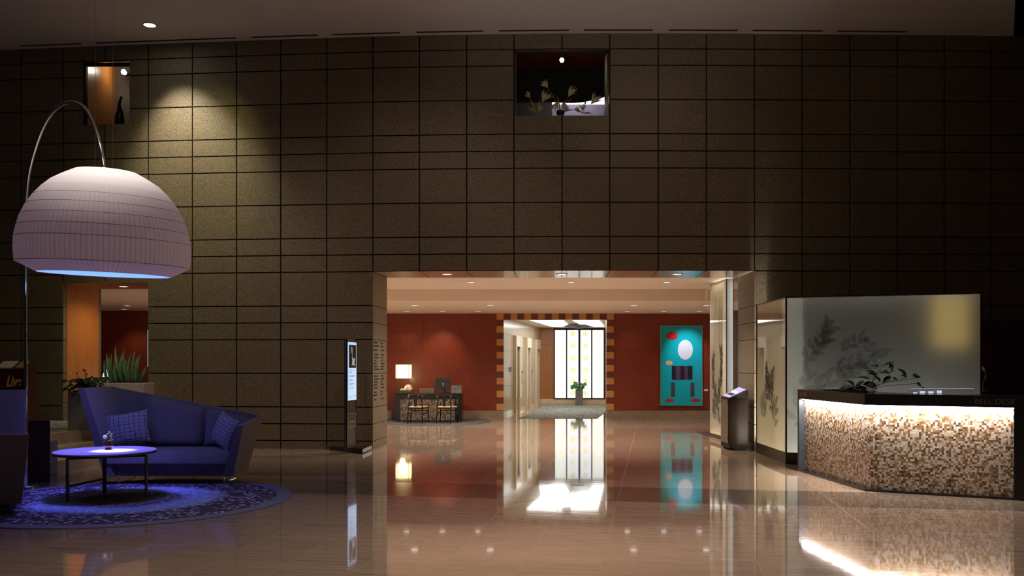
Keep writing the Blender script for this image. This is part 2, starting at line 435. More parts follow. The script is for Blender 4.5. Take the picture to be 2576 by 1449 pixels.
def light(name, kind, loc, energy, col=(1, 1, 1), parent=None, aim=None, size=.1, size_y=None, angle=60, blend=.6):
    l = bpy.data.lights.new(name, kind); l.energy = energy; l.color = col
    if kind == 'AREA':
        l.size = size
        if size_y: l.shape = 'RECTANGLE'; l.size_y = size_y
    else: l.shadow_soft_size = size
    if kind == 'SPOT': l.spot_size = math.radians(angle); l.spot_blend = blend
    o = bpy.data.objects.new(name, l); C.objects.link(o); o.location = loc
    if aim is not None:
        o.rotation_euler = (Vector(aim)-Vector(loc)).to_track_quat('-Z', 'Y').to_euler()
    return o
def lerp(a, b, t): return a+(b-a)*t

# panelled surface: cells of a grid, openings cut out, dark grooves between cells
def panels(mapf, us, zs, holes, gu, gz, nrm, depth=.02, mi=0, mb=None, back=1):
    mb = mb or MB(); nrm = Vector(nrm)
    def rects(u0, u1, z0, z1):
        rs = [(u0, u1, z0, z1)]
        for (a, b, c, d) in holes:
            out = []
            for (p, q, r, s_) in rs:
                A, B, Cc, D = max(p, a), min(q, b), max(r, c), min(s_, d)
                if A >= B-1e-6 or Cc >= D-1e-6: out.append((p, q, r, s_)); continue
                if p < A-1e-6: out.append((p, A, r, s_))
                if B < q-1e-6: out.append((B, q, r, s_))
                if r < Cc-1e-6: out.append((A, B, r, Cc))
                if D < s_-1e-6: out.append((A, B, D, s_))
            rs = out
        return rs
    for i in range(len(us)-1):
        for j in range(len(zs)-1):
            u0, u1, z0, z1 = us[i], us[i+1], zs[j], zs[j+1]
            for (a, b, c, d) in rects(u0, u1, z0, z1):
                bk = [mapf(a, c)+nrm*depth, mapf(b, c)+nrm*depth, mapf(b, d)+nrm*depth, mapf(a, d)+nrm*depth]
                mb.add(bk, [(0, 1, 2, 3)], back)
                if abs(a-u0) < 1e-6: a += gu
                if abs(b-u1) < 1e-6: b -= gu
                if abs(c-z0) < 1e-6 and j > 0: c += gz
                if abs(d-z1) < 1e-6: d -= gz
                if b-a < 1e-4 or d-c < 1e-4: continue
                fr = [mapf(a, c), mapf(b, c), mapf(b, d), mapf(a, d)]
                mb.add(fr+[v+nrm*depth for v in fr], [(0, 1, 2, 3), (0, 4, 5, 1), (1, 5, 6, 2), (2, 6, 7, 3), (3, 7, 4, 0)], mi)
    return mb

# ------------------------------------------------------------------ camera
cam = bpy.data.cameras.new('camera'); co = bpy.data.objects.new('camera', cam); C.objects.link(co)
co.location = (0, 0, CZ); co.rotation_euler = (PI/2, 0, 0)
cam.sensor_width = 36; cam.lens = F/2576*36; cam.shift_y = (HY-724.5)/2576; cam.clip_end = 200
bpy.context.scene.camera = co

# ------------------------------------------------------------------ setting
struct(MB().add([(-16, -8, 0), (14, -8, 0), (14, 36, 0), (-16, 36, 0)], [(0, 1, 2, 3)]).build('floor', 'floor'))
WK = [(-250, 16.9), (0, 16.67), (240, 16.47), (480, 16.29), (720, 16.12), (960, 15.97), (1200, 15.88), (1440, 15.83), (1680, 15.83), (1900, 15.85), (2400, 15.93), (2850, 16.02)]
def WD(px):
    for (a, da), (b, db) in zip(WK, WK[1:]):
        if px <= b: return lerp(da, db, (px-a)/(b-a))
    return WK[-1][1]
def wallmap(u, z): d = WD(u); return Vector((XX(u, d), d, z))
COLS = [-165, -56, 52.5, 159, 263.5, 373, 484, 595, 706, 822, 938, 1055, 1174, 1293, 1414, 1534, 1656, 1777, 1898, 2018, 2138, 2258, 2375.5, 2493, 2612, 2731]
ROWS = [0, .153, .463, .773, 1.393, 2.013, 2.323, 2.633, 3.253, 3.563, 3.873, 4.493, 5.113, 5.423, 5.733, 6.353, 6.973, 7.27, 7.56]
DL = (159, 373, .5, 3.087); OP = (938, 1898, 0, 3.253); NC = (1295, 1532, 6.062, 7.255); NL = (208, 326, 6.075, 7.25)
w = panels(wallmap, COLS, ROWS, [DL, OP, NC, NL], 1.6, .0105, (0, 1, 0))
struct(w.build('wall_front', ['stone', 'stone_joint']))
# upper part of the hall above the lower right ceiling edge
struct(MB().box((7, 16.02, 7.56), (14, 16.3, 9.3)).build('wall_upper', 'black_matte'))
# main ceiling
cp = [(-16, 17.0), (9.15, 15.95), (8.28, 14.39), (8.1, 9), (8.1, -8), (-16, -8)]
mbc = MB().prism(cp, 7.55, 7.75)
struct(mbc.build('ceiling', 'grey_ceiling'))
struct(MB().box((7, -8, 9.1), (14, 16.4, 9.3)).build('ceiling_upper', 'black_matte'))

def reveal(name, p0, p1, z0, z1, zs, holes, nrm, mats, us=None, depth=.02, gz=.005, gu=.001):
    p0, p1 = Vector((*p0, 0)), Vector((*p1, 0))
    L = (p1-p0).length
    f = lambda u, z: p0+(p1-p0)*(u/L)+Vector((0, 0, z))
    return panels(f, us or [0, L], [z0]+[z for z in zs if z0 < z < z1]+[z1], holes, gu, gz, nrm, depth)
L0, L1 = (XX(938, 15.98), 15.98), (XX(973.6, 17.1), 17.1)
R0, R1 = (XX(1898, 15.85), 15.85), (XX(1856.5, 17.1), 17.1)
struct(reveal('x', L0, L1, 0, 3.253, ROWS, [], (-.02, 0, 0), None, depth=1).build('trim_1', ['stone', 'stone_joint']))
struct(reveal('x', R0, R1, 0, 3.253, ROWS, [], (.02, 0, 0), None, depth=1).build('trim_2', ['stone', 'stone_joint']))
# polished soffit of the wide opening, slab joints running through it
sf = MB(); cs = COLS[10:19]
def sofpt(px, t):
    d0 = WD(px); x0 = XX(px, d0); nx = x0-(px-1400)/F*0
    far = 17.1; xf = XX(1400+(px-1400)*.9195, far)
    return Vector((lerp(x0, xf, t), lerp(d0, far, t), 3.253))
for a, b in zip(cs, cs[1:]):
    sf.add([sofpt(a+1, 0), sofpt(b-1, 0), sofpt(b-1, 1), sofpt(a+1, 1)], [(0, 1, 2, 3)], 0)
sf.add([(L0[0]-.1, 16.01, 3.262), (R0[0]+.1, 15.9, 3.262), (R0[0]+.1, 17.1, 3.262), (L0[0]-.1, 17.1, 3.262)], [(0, 1, 2, 3)], 1)
struct(sf.build('trim_3', ['stone_polished', 'stone_joint']))
# back side of the front wall seen from the hall (closes the wall body)
bw = MB()
for a, b, c, d in ((-16, -8.45, 0, 3.6), (-6.55, L1[0], 0, 3.6), (R1[0], 14, 0, 3.6), (-8.45, -6.55, 3.09, 3.6), (L1[0], R1[0], 3.256, 3.6)):
    y0 = 17.1 if a > -7 and a < 5 else 17.7
    bw.add([(a, y0, c), (b, y0, c), (b, y0, d), (a, y0, d)], [(0, 1, 2, 3)])
struct(bw.build('wall_hall', 'cream'))

# ---- left doorway: stone and wood lined reveal
DA, DB = (XX(159, 16.54), 16.54), (XX(254.6, 17.73), 17.73)
LL = math.hypot(DB[0]-DA[0], DB[1]-DA[1])
struct(reveal('x', DA, DB, .5, 3.087, [.84, 1.393, 2.013, 2.323, 2.633], [(.09, LL-.09, .84, 3.2)], (-.02, 0, 0), None, depth=1).build('trim_4', ['stone', 'stone_joint']))
ml = MB(); dv = Vector((DB[0]-DA[0], DB[1]-DA[1], 0))/LL; a3 = Vector((*DA, 0))
q = [a3+dv*.1+Vector((.006, 0, .845)), a3+dv*(LL-.1)+Vector((.006, 0, .845)), a3+dv*(LL-.1)+Vector((.006, 0, 3.087)), a3+dv*.1+Vector((.006, 0, 3.087))]
ml.plate(q, (-.03, 0, 0)); struct(ml.build('trim_5', 'orange_wood'))
struct(MB().prism([(DA[0], 16.54), (XX(373, 16.38), 16.38), (XX(373, 16.38)+.1, 17.73), (DB[0], 17.73)], 3.087, 3.12).build('trim_6', 'orange_wood'))
struct(MB().prism([(XX(373, 16.38), 16.38), (XX(373, 16.38)+.25, 16.38), (XX(373, 16.38)+.3, 17.73), (XX(373, 16.38)+.1, 17.73)], .0, 3.4).build('trim_7', 'stone'))

# ---- hall behind the opening
struct(MB().box((-5.2, 17.1, 3.285), (6.6, 20.1, 3.4)).build('ceiling_hall', 'cream'))
struct(MB().box((-5.2, 20.1, 3.02), (6.6, 25.0, 3.4)).build('ceiling_bulkhead', 'cream2'))
struct(MB().box((-13, 17.7, 3.1), (-5.2, 25.0, 3.4)).build('ceiling_passage', 'cream'))
BZ = [0, .248, .827, 1.381, 1.932, 2.479, 3.1]
bmap = lambda u, z: Vector((XX(u, 25.0), 25.0, z))
bu = [122, 310, 498, 685.6, 873, 1064, 1249.3]
wb = panels(bmap, bu, BZ, [], .12, .0016, (0, 1, 0), depth=.015)
wb = panels(bmap, [1544.3, 1731.6, 1919], BZ, [], .12, .0016, (0, 1, 0), depth=.015, mb=wb)
struct(wb.build('wall_back', ['red_wood', 'stone_joint']))
struct(MB().box((XX(1249.3, 25), 25, 2.9), (XX(1544.3, 25), 25.3, 3.3)).build('wall_lintel', 'red_wood'))
struct(MB().box((-13.2, 17.7, 0), (-13, 25, 3.4)).build('wall_left', 'red_wood'))
struct(MB().box((6.6, 17.1, 0), (6.8, 25, 3.4)).build('wall_right', 'cream'))
gb = MB().box((XX(122, 25), 24.96, 0), (XX(1267, 25), 25.0, .248)); gb.box((XX(1526, 25), 24.96, 0), (XX(1919, 25), 25, .248))
struct(gb.build('baseboard_back', 'granite_base'))
# chequered frame of the lift lobby opening
cb = MB()
zt = [ZZ(y, 25) for y in [788.5, 804.2]+[804.2+16.27*k for k in range(1, 15)]]
for k in range(len(zt)-1):
    for (a, b) in ((1249.3, 1267), (1526, 1544)):
        cb.box((XX(a, 25), 24.985, zt[k+1]), (XX(b, 25), 25.25, zt[k]), k % 2)
for k in range(15):
    a, b = 1267+k*17.267, 1267+(k+1)*17.267
    cb.box((XX(a, 25), 24.985, zt[1]), (XX(b, 25), 25.25, zt[0]), (k+1) % 2)
struct(cb.build('trim_8', ['light_check', 'dark_check']))
struct(MB().box((XX(1249.3, 25), 25.005, 0), (XX(1266.9, 25), 25.3, .248)).box((XX(1526.1, 25), 25.005, 0), (XX(1544, 25), 25.3, .248)).build('trim_9', 'granite_base'))

# ---- lift lobby
def lw(d): return -.245+.183*(d-27)
def lmap(u, z): return Vector((lw(u), u, z))
DP = [(28.6, 29.85), (30.8, 31.95), (33.0, 34.1)]
us = [25.3, 28.55, 29.9, 30.75, 32.0, 32.95, 34.15, 34.5]
zs = [0, .12, .9, 1.45, 2.0, 2.52, 3.02]
wl = panels(lmap, us, zs, [(a+.16, b-.12, 0, 2.16) for a, b in DP], .004, .003, (-1, .18, 0), depth=.015)
struct(wl.build('wall_lobby_left', ['pale_wood', 'stone_joint']))
struct(MB().box((2.9, 25.3, 0), (3.0, 25.31, 3.0)).add([(2.78, 25.3, 0), (4.55, 34.6, 0), (4.55, 34.6, 3.02), (2.78, 25.3, 3.02)], [(0, 1, 2, 3)]).build('wall_lobby_right', 'pale_wood'))
bb = MB(); dd = Vector((.18, .983, 0))
for a, b in ((25.3, 28.55), (29.9, 30.75), (32.0, 32.95)):
    p, q_ = lmap(a, 0), lmap(b, 0); bb.plate([p, q_, q_+Vector((0, 0, .11)), p+Vector((0, 0, .11))], (.02, -.004, 0))
struct(bb.build('baseboard_lobby', 'white_portal'))
for k, (a, b) in enumerate(DP):
    root = struct(bpy.data.objects.new('door_%d' % (k+1), None)); C.objects.link(root); root.location = lmap(a, 0)
    nv = Vector((.983, -.18, 0)); m = MB()
    def seg(d0, d1, z0, z1, t0=-.02, t1=.10):
        p, q_ = lmap(d0, z0), lmap(d1, z0); up = Vector((0, 0, z1-z0))
        m.plate([p+nv*t0, q_+nv*t0, q_+nv*t0+up, p+nv*t0+up], nv*(t1-t0))
    seg(a, a+.16, 0, 2.52); seg(b-.12, b, 0, 2.52, -.02, .03); seg(a+.161, b-.121, 2.16, 2.52, -.02, .10)
    m.build('door_frame', 'white_portal', root, world=True, bevel=.006)
    m = MB(); seg(b-.16, b-.121, 0, 2.159, -.34, .0); m.build('jamb', 'portal_jamb', root, world=True)
    m = MB(); seg(a+.12, a+.159, 0, 2.159, -.34, -.03); m.build('jamb', 'portal_jamb', root, world=True)
    m = MB(); seg(a+.16, (a+b)/2-.002, 0.01, 2.155, -.36, -.32); m.build('door_leaf', 'steel', root, world=True)
    m = MB(); seg((a+b)/2+.022, b-.165, 0.01, 2.155, -.36, -.32); m.build('door_leaf', 'steel', root, world=True)
# lobby back wall, window of backlit glass above a stone ledge
LB = 34.5
mlb = panels(lambda u, z: Vector((XX(u, LB), LB, z)), [1340, 1377, 1394], [.21, .55, 1.14, 1.75, 2.36, 3.02], [], .1, .002, (0, 1, 0))
mlb = panels(lambda u, z: Vector((XX(u, LB), LB, z)), [1521, 1560, 1600], [.21, .55, 1.14, 1.75, 2.36, 3.02], [], .1, .002, (0, 1, 0), mb=mlb)
mlb.box((XX(1340, LB), LB+.16, 0), (XX(1600, LB), LB+.2, 3.02), 1)
struct(mlb.build('wall_lobby_back', ['lobby_wood', 'stone_joint']))
struct(MB().box((XX(1340, LB), LB-.02, 0), (XX(1600, LB), LB+.15, .21)).build('trim_10', 'marble', bevel=.01))
win = struct(bpy.data.objects.new('window_1', None)); C.objects.link(win); win.location = (XX(1457.5, LB), LB, .21)
fr = MB(); zb, ztp = ZZ(1003.5, LB), 2.985
def bar(a, b, z0, z1, y0=-.06, y1=.06): fr.box((XX(a, LB), LB+y0, z0), (XX(b, LB), LB+y1, z1))
bar(1393.5, 1396, zb, ztp); bar(1424, 1426.7, zb, ztp); bar(1455, 1459.5, zb, ztp, -.10); bar(1487, 1490, zb, ztp); bar(1518.5, 1521, zb, ztp)
bar(1396, 1518.5, zb, zb+.035); bar(1396, 1518.5, ztp-.05, ztp)
fr.build('window_frame', 'brown_black', win, world=True)
for i, (a, b) in enumerate(((1396, 1424), (1426.7, 1455), (1459.5, 1487), (1490, 1518.5))):
    MB().box((XX(a, LB), LB+.01, zb+.035), (XX(b, LB), LB+.03, ztp-.05)).build('pane', 'pane' if i in (0, 3) else 'pane_plain', win, world=True)
for cx in (1441, 1473):
    for cy in (840, 870, 900, 929.5, 957.6, 988.5):
        c = P(cx, cy, LB); m = MB(); n = 20; r = 6.6*LB/F
        ring = [c+Vector((r*math.cos(2*PI*i/n), -.001, r*math.sin(2*PI*i/n))) for i in range(n)]
        m.plate(ring, (0, .008, 0)).build('medallion', 'medallion', win, world=True)
struct(MB().box((-.8, 25.3, 3.02), (4.7, 34.7, 3.2)).build('ceiling_lobby', 'cream'))
# luminous ceiling panels and the dark prism with chrome grille between them
lp = thing('luminous_ceiling_panel', 'white glowing panel left of the dark wedge on the lift lobby ceiling', 'ceiling light', (1.2, 30.5, 3.01))
MB().prism([(.45, 27.6), (1.55, 27.6), (2.20, 33.2), (1.55, 33.2)], 2.995, 3.015).build('diffuser', 'e_panel', lp, world=True)
lp2 = thing('luminous_ceiling_panel', 'white glowing panel right of the dark wedge on the lift lobby ceiling', 'ceiling light', (3, 30.5, 3.01))
MB().prism([(1.85, 27.6), (2.70, 27.6), (3.5, 33.2), (2.75, 33.2)], 2.995, 3.015).build('diffuser', 'e_panel', lp2, world=True)
light('lobby_panel', 'AREA', (1.8, 30.3, 2.97), 60, (1, 1, .95), aim=(1.8, 30.3, 0), size=1.6, size_y=5)
pr = thing('ceiling_prism', 'dark inverted pyramid hanging between the glowing panels in the lift lobby', 'ceiling ornament', (2.25, 31, 3.0))
apex = P(1456, 826, 31.5)
base = [P(1430, 806, 31.0), P(1472, 806, 31.0), Vector((3.1, 33.0, 3.0)), Vector((1.9, 33.0, 3.0))]
for b_ in base: b_.z = 2.99
a2 = apex+Vector((.02, .5, 0))
MB().add(base+[apex, a2], [(0, 1, 2, 3), (0, 4, 1), (1, 4, 5, 2), (2, 5, 3), (3, 5, 4, 0)]).build('body', 'concrete', pr, world=True)
g = MB()
for i in range(8):
    x = lerp(1441, 1452, i/7); g.tube([P(x, 807, 30.95), P(lerp(1445, 1452, i/7), 823, 31.35)], .008, 6)
g.build('grille', 'chrome', pr, world=True)

# ------------------------------------------------------------------ downlights
def downlight(px, py, z, r, label, group, em='e_hall', cat='ceiling light', name='downlight', sq=False):
    c = G(px, py, z) if z < CZ else P(px, py, F*(z-CZ)/(HY-py))
    t = thing(name, label, cat, (c.x, c.y, z), 0, group)
    MB().lathe([(r*1.0, -.012), (r*1.25, -.010), (r*1.3, 0.0), (r*1.0, 0.0)], (0, 0, 0), 28, cap=False).build('trim_ring', 'white', t, smooth=True)
    MB().lathe([(0.0005, -.004), (r*.99, -.004), (r*.99, 0), (.0005, 0)], (0, 0, 0), 24, cap=False).build('lens', em, t)
    return c
words = ['leftmost', 'middle', 'rightmost']
for i, px in enumerate((1124, 1413, 1704)):
    c = downlight(px, 689, 3.253, .085, '%s round downlight in the polished soffit of the wide opening' % words[i], 'soffit downlights', 'e_down')
    light('soffit_spot', 'SPOT', (c.x, c.y, 3.22), 190, (1, .86, .68), aim=(c.x, c.y, 0), size=.06, angle=110, blend=.8)
for i, px in enumerate((1185, 1437, 1677)):
    c = downlight(px, 709.5, 3.285, .075, '%s small lamp in the hall ceiling strip just behind the opening' % words[i], 'front row hall lamps')
for i, px in enumerate((1043, 1233, 1594, 1777)):
    c = downlight(px, 768, 3.02, .10, '%s flat lamp in the nearer row of the low hall ceiling' % ['first', 'second', 'third', 'fourth'][i], 'nearer row of low ceiling lamps')
for i, px in enumerate((1023, 1113, 1202, 1578, 1670, 1759)):
    c = downlight(px, 783, 3.02, .09, '%s of six lamps from the left along the red wood wall' % ['first', 'second', 'third', 'fourth', 'fifth', 'sixth'][i], 'wall washer row', 'e_hall')
for i, (px, py, L) in enumerate(((311, 720, 'round downlight in the orange wood head of the left doorway'),)):
    c = downlight(px, py, 3.087, .085, L, None, 'e_down')
    light('doorway_spot', 'SPOT', (c.x, c.y, 3.05), 40, (1, .8, .55), aim=(c.x-.4, c.y, 0), size=.06, angle=140, blend=.9)
downlight(320, 768.5, 3.1, .09, 'lamp on the passage ceiling seen through the left doorway, nearer one', 'passage lamps')
downlight(312, 777, 3.1, .08, 'lamp on the passage ceiling seen through the left doorway, farther one', 'passage lamps')
cm = downlight(376.5, 62.5, 7.55, .10, 'white round downlight in the high dark ceiling above the shade', None, 'e_spot')
for i, (px, py) in enumerate(((1348, 810.5), (1370, 818.5))):
    downlight(px, py, 3.02, .07, '%s lamp on the lift lobby ceiling beside the wood wall' % ['nearer', 'farther'][i], 'lobby ceiling lamps')
# hall lights (real lamps at those fittings)
WARM = (1, .92, .80)
for x, y, e in ((-2.5, 18.6, 90), (1.3, 18.4, 90), (3.3, 18.6, 70), (-2.4, 21.7, 110), (-.55, 21.7, 110), (3.0, 21.7, 110), (-4.6, 21.6, 90)):
    light('hall_spot', 'SPOT', (x, y, 2.98 if y > 20 else 3.24), e*2.3, WARM, aim=(x, y, 0), size=.07, angle=150, blend=.9)
for px, e, col in ((1113, 70, (1, .72, .50)), (1023, 20, (1, .72, .5)), (1730, 110, (.95, .9, 1)), (1590, 12, (1, .8, .6))):
    p0 = (XX(px, 23.9), 23.9, 2.98); light('wall_washer', 'SPOT', p0, e, col, aim=(XX(px, 25), 25, 1.65), size=.04, angle=62, blend=.9)
light('passage_spot', 'SPOT', (-9.5, 20.5, 3.05), 120, WARM, aim=(-9.5, 20.5, 0), size=.1, angle=150, blend=.9)
light('passage_spot', 'SPOT', (-10.6, 24.0, 3.05), 25, WARM, aim=(-10.7, 25, 1.4), size=.05, angle=70, blend=.9)
# hall: cove strip lying on top of the base of the bulkhead edge
# main room lamps
light('room_spot', 'SPOT', (cm.x, cm.y, 7.5), 500, (1, .90, .72), aim=(cm.x+.6, cm.y+.9, 4.0), size=.08, angle=70, blend=.9)

# ------------------------------------------------------------------ ceiling slots
slots = [(65, 215), (253, 600), (640, 805), (840, 1010), (1050, 1217), (1255, 1430), (1467, 1638), (1678, 1850), (1887, 2062), (2098, 2270)]
nth = ['first', 'second', 'third', 'fourth', 'fifth', 'sixth', 'seventh', 'eighth', 'ninth', 'tenth']
for i, (a, b) in enumerate(slots):
    p, q_ = wallmap(a, 7.548)-Vector((0, .14, 0)), wallmap(b, 7.548)-Vector((0, .14, 0))
    t = thing('air_slot', '%s dark air slot from the left along the ceiling edge above the stone wall' % nth[i], 'air vent', (p+q_)/2, 0, 'ceiling air slots')
    MB().plate([p, q_, q_+Vector((0, -.045, 0)), p+Vector((0, -.045, 0))], (0, 0, -.006)).build('slot', 'black_matte', t, world=True)

# ------------------------------------------------------------------ upper niches
def niche_box(name, x0, x1, y0, y1, z0, z1, mats):
    m = MB(); V = [(x0, y0, z0), (x1, y0, z0), (x1, y1, z0), (x0, y1, z0), (x0, y0, z1), (x1, y0, z1), (x1, y1, z1), (x0, y1, z1)]
    m.add(V, [(0, 1, 2, 3)], 0); m.add(V, [(4, 5, 6, 7)], 1); m.add(V, [(3, 2, 6, 7)], 2); m.add(V, [(0, 3, 7, 4)], 3); m.add(V, [(1, 2, 6, 5)], 3)
    return struct(m.build(name, mats, recalc=False))
x0, x1 = XX(1295, 15.84), XX(1532, 15.84)
niche_box('wall_upper_room', x0-2.0, x1+2.5, 16.5, 21.5, 5.0, 9.6, ['black_matte', 'dark_wood', 'brown_black', 'brown_black'])
wn = struct(bpy.data.objects.new('window_2', None)); C.objects.link(wn); wn.location = ((x0+x1)/2, 15.85, 6.06)
m = MB()
m.box((x0-.001, 15.88, 6.062), (x0+.035, 16.3, 7.255)); m.box((x1-.035, 15.88, 6.062), (x1+.001, 16.3, 7.255)); m.box((x0, 15.88, 7.22), (x1, 15.98, 7.256)); m.box((x0, 15.86, 6.04), (x1, 16.5, 6.063))
m.build('window_frame', 'bronze', wn, world=True)
sl = thing('wall_spotlight', 'small bright spotlight inside the central upper window of the stone wall', 'spotlight', P(1413, 151, 17.2))
c = P(1413, 151, 17.2)
MB().lathe([(.0005, 0), (.05, 0), (.062, .05), (.04, .14), (.0005, .15)], c-Vector((0, 0, .02)), 20, cap=False).build('housing', 'black', sl, world=True, smooth=True)
m = MB().lathe([(.0005, -.045), (.03, -.035), (.045, 0), (.03, .035), (.0005, .045)], c-Vector((0, .05, .02)), 20, cap=False).build('lens', 'e_spot', sl, world=True, smooth=True)
light('niche_spot', 'SPOT', c-Vector((0, .1, .04)), 70, (1, 1, .78), aim=P(1405, 300, 16.1), size=.03, angle=100, blend=.9)
# lit room beyond: glowing strip, lilac parapet, dark curved soffit
struct(MB().box((x0-2.0, 16.4, 7.70), (x1+2.5, 18.2, 7.78)).build('ceiling_niche_wood', 'red_wood'))
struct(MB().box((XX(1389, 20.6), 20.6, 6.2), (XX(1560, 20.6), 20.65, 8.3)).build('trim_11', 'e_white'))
struct(MB().box((XX(1389, 20.2), 20.2, 6.2), (XX(1560, 20.2), 20.3, ZZ(263, 20.2))).build('trim_12', simple('lilac_panel', (.40, .33, .42), .3)))
cur = [(1240, 258), (1389, 256), (1410, 257.5), (1440, 258.5), (1465, 256.5), (1490, 252), (1510, 247), (1530, 240), (1545, 236)]
cur += [(1545, 150), (1240, 150)]
struct(MB().plate([P(a, b, 18.5) for a, b in cur], (0, .03, 0)).build('trim_13', 'brown_black'))
light('upper_room', 'AREA', (XX(1450, 19.5), 19.5, 7.9), 7, (.9, .9, 1), aim=(XX(1450, 20.2), 20.25, 7.3), size=.9, size_y=.1)
def spray(loc, stems, label, pot=None):
    t = thing('grass_arrangement', label, 'dried grass', loc, 0, None)
    dd_ = loc.y
    if pot:
        MB().lathe([(.0005, 0), (.06, 0), (.075, .03), (.072, .08), (.055, .085), (.05, .07), (.0005, .07)], (0, 0, 0), 24, cap=False).build('vase', 'black', t, smooth=True)
    st = MB(); 
    for (px, py, kind, ang, L) in stems:
        tip = P(px, py, dd_+random.uniform(-.06, .06)); b0 = loc+Vector((0, 0, .03))
        mid = (b0+tip)/2+Vector((0, 0, .04))
        st.tube([b0, mid, tip], [.004, .0035, .003], 5)
        if kind == 'p':
            m = MB(); a0 = math.radians(ang)
            for k in range(30):
                a = a0+random.uniform(-.55, .55); l = L*random.uniform(.7, 1.15)
                e = tip+Vector((math.cos(a)*l, random.uniform(-.03, .03), math.sin(a)*l-.02*abs(a-a0)))
                mm = tip+(e-tip)*.5+Vector((0, 0, .012))
                m.tube([tip, mm, e], [.003, .0065, .002], 4)
            m.build('plume', 'pampas', t, world=True)
        elif kind == 'r':
            MB().leaf(tip-(tip-b0)*.35, tip, .03, (0, -1, .2)).build('leaf', 'red_leaf', t, world=True, solid=.002)
        else:
            MB().leaf(b0, tip, .03, (0, -1, .2), bend=.2).build('leaf', 'straw', t, world=True, solid=.002)
    st.build('stem', 'straw', t, world=True)
spray(P(1351, 289.5, 16.1), [(1334, 246, 'p', 128, .12), (1364, 257, 'p', 62, .22), (1358, 281, 'p', 75, .12), (1319, 273, 'l', 0, 0), (1330, 250, 'l', 0, 0), (1358, 250, 'l', 0, 0), (1322, 268, 'r', 0, 0)], 'dried pampas sprays standing at the left of the central upper window sill')
spray(P(1410, 290, 16.1), [(1378, 221, 'p', 125, .16), (1430, 243, 'p', 58, .20), (1402, 256, 'p', -110, .18), (1416, 256, 'p', -70, .16), (1418, 277, 'p', 35, .10), (1400, 240, 'l', 0, 0), (1437, 248, 'r', 0, 0), (1447, 277, 'l', 0, 0)], 'dried pampas in a dark round pot in the middle of the upper window sill', True)
spray(P(1466, 290, 16.1), [(1487, 262, 'p', 52, .22), (1456, 283, 'p', 115, .12), (1466, 280, 'p', 92, .14), (1474, 252, 'r', 0, 0), (1488, 287, 'l', 0, 0), (1445, 275, 'l', 0, 0)], 'dried grass with a red stalk at the right of the central upper window sill')

# left upper niche
nx0, nx1 = XX(208, 16.5), XX(326, 16.41)
wn = struct(bpy.data.objects.new('window_3', None)); C.objects.link(wn); wn.location = (nx0, 16.5, 6.07)
m = MB(); m.box((nx0-.02, 16.52, 6.07), (nx0+.05, 16.60, 7.25)); m.box((nx0, 16.52, 7.215), (nx1, 16.62, 7.26)); m.box((nx0, 16.5, 6.03), (nx1, 17.0, 6.075)); m.box((nx1-.02, 16.5, 6.07), (nx1+.02, 16.8, 7.25))
m.build('window_frame', 'brown_black', wn, world=True)
m = MB(); pa = Vector((XX(215, 16.6), 16.6, 6.05)); pb = Vector((XX(291, 18.2), 18.2, 6.05)); up = Vector((0, 0, 1.9))
struct(m.plate([pa, pb, pb+up, pa+up], (-.05, 0, 0)).build('wall_niche_left', 'orange_wood'))
struct(MB().box((XX(285, 18.2), 18.2, 5.2), (XX(360, 18.2), 18.3, 8.0)).build('wall_niche_back', 'concrete'))
struct(MB().box((nx0-.9, 16.62, 7.95), (nx1+.4, 18.4, 8.0)).build('ceiling_niche', 'orange_wood'))
struct(MB().box((nx0-.3, 16.6, 5.98), (nx1+.4, 18.4, 6.03)).build('floor_niche', 'dark_wood'))
c = P(311, 181, 17.75)
sl = thing('wall_spotlight', 'bright spotlight at the top right inside the left upper window', 'spotlight', c)
MB().lathe([(.0005, -.05), (.035, -.04), (.05, 0), (.035, .04), (.0005, .05)], c, 20, cap=False).build('lens', 'e_spot', sl, world=True, smooth=True)
MB().tube([c+Vector((0, .06, 0)), c+Vector((0, .16, .0))], .045, 16).build('housing', 'black', sl, world=True)
light('niche_spot', 'POINT', c-Vector((0, .1, .0)), 3.5, (1, .93, .60), size=.03)
v = thing('bottle_vase', 'tall dark vase with a bent slender neck inside the left upper window', 'vase', P(301, 313, 17.0))
b0 = P(301, 313, 17.0)
m = MB(); pth = [(300.5, 314), (300.5, 306), (300.5, 295), (301, 284), (300.5, 274), (299.5, 265), (301, 256), (304, 248), (305.5, 243)]
m.tube([P(a, b, 17.0) for a, b in pth], [.085, .092, .085, .065, .045, .030, .024, .022, .022], 20); m.build('body', 'black', v, world=True, smooth=True)

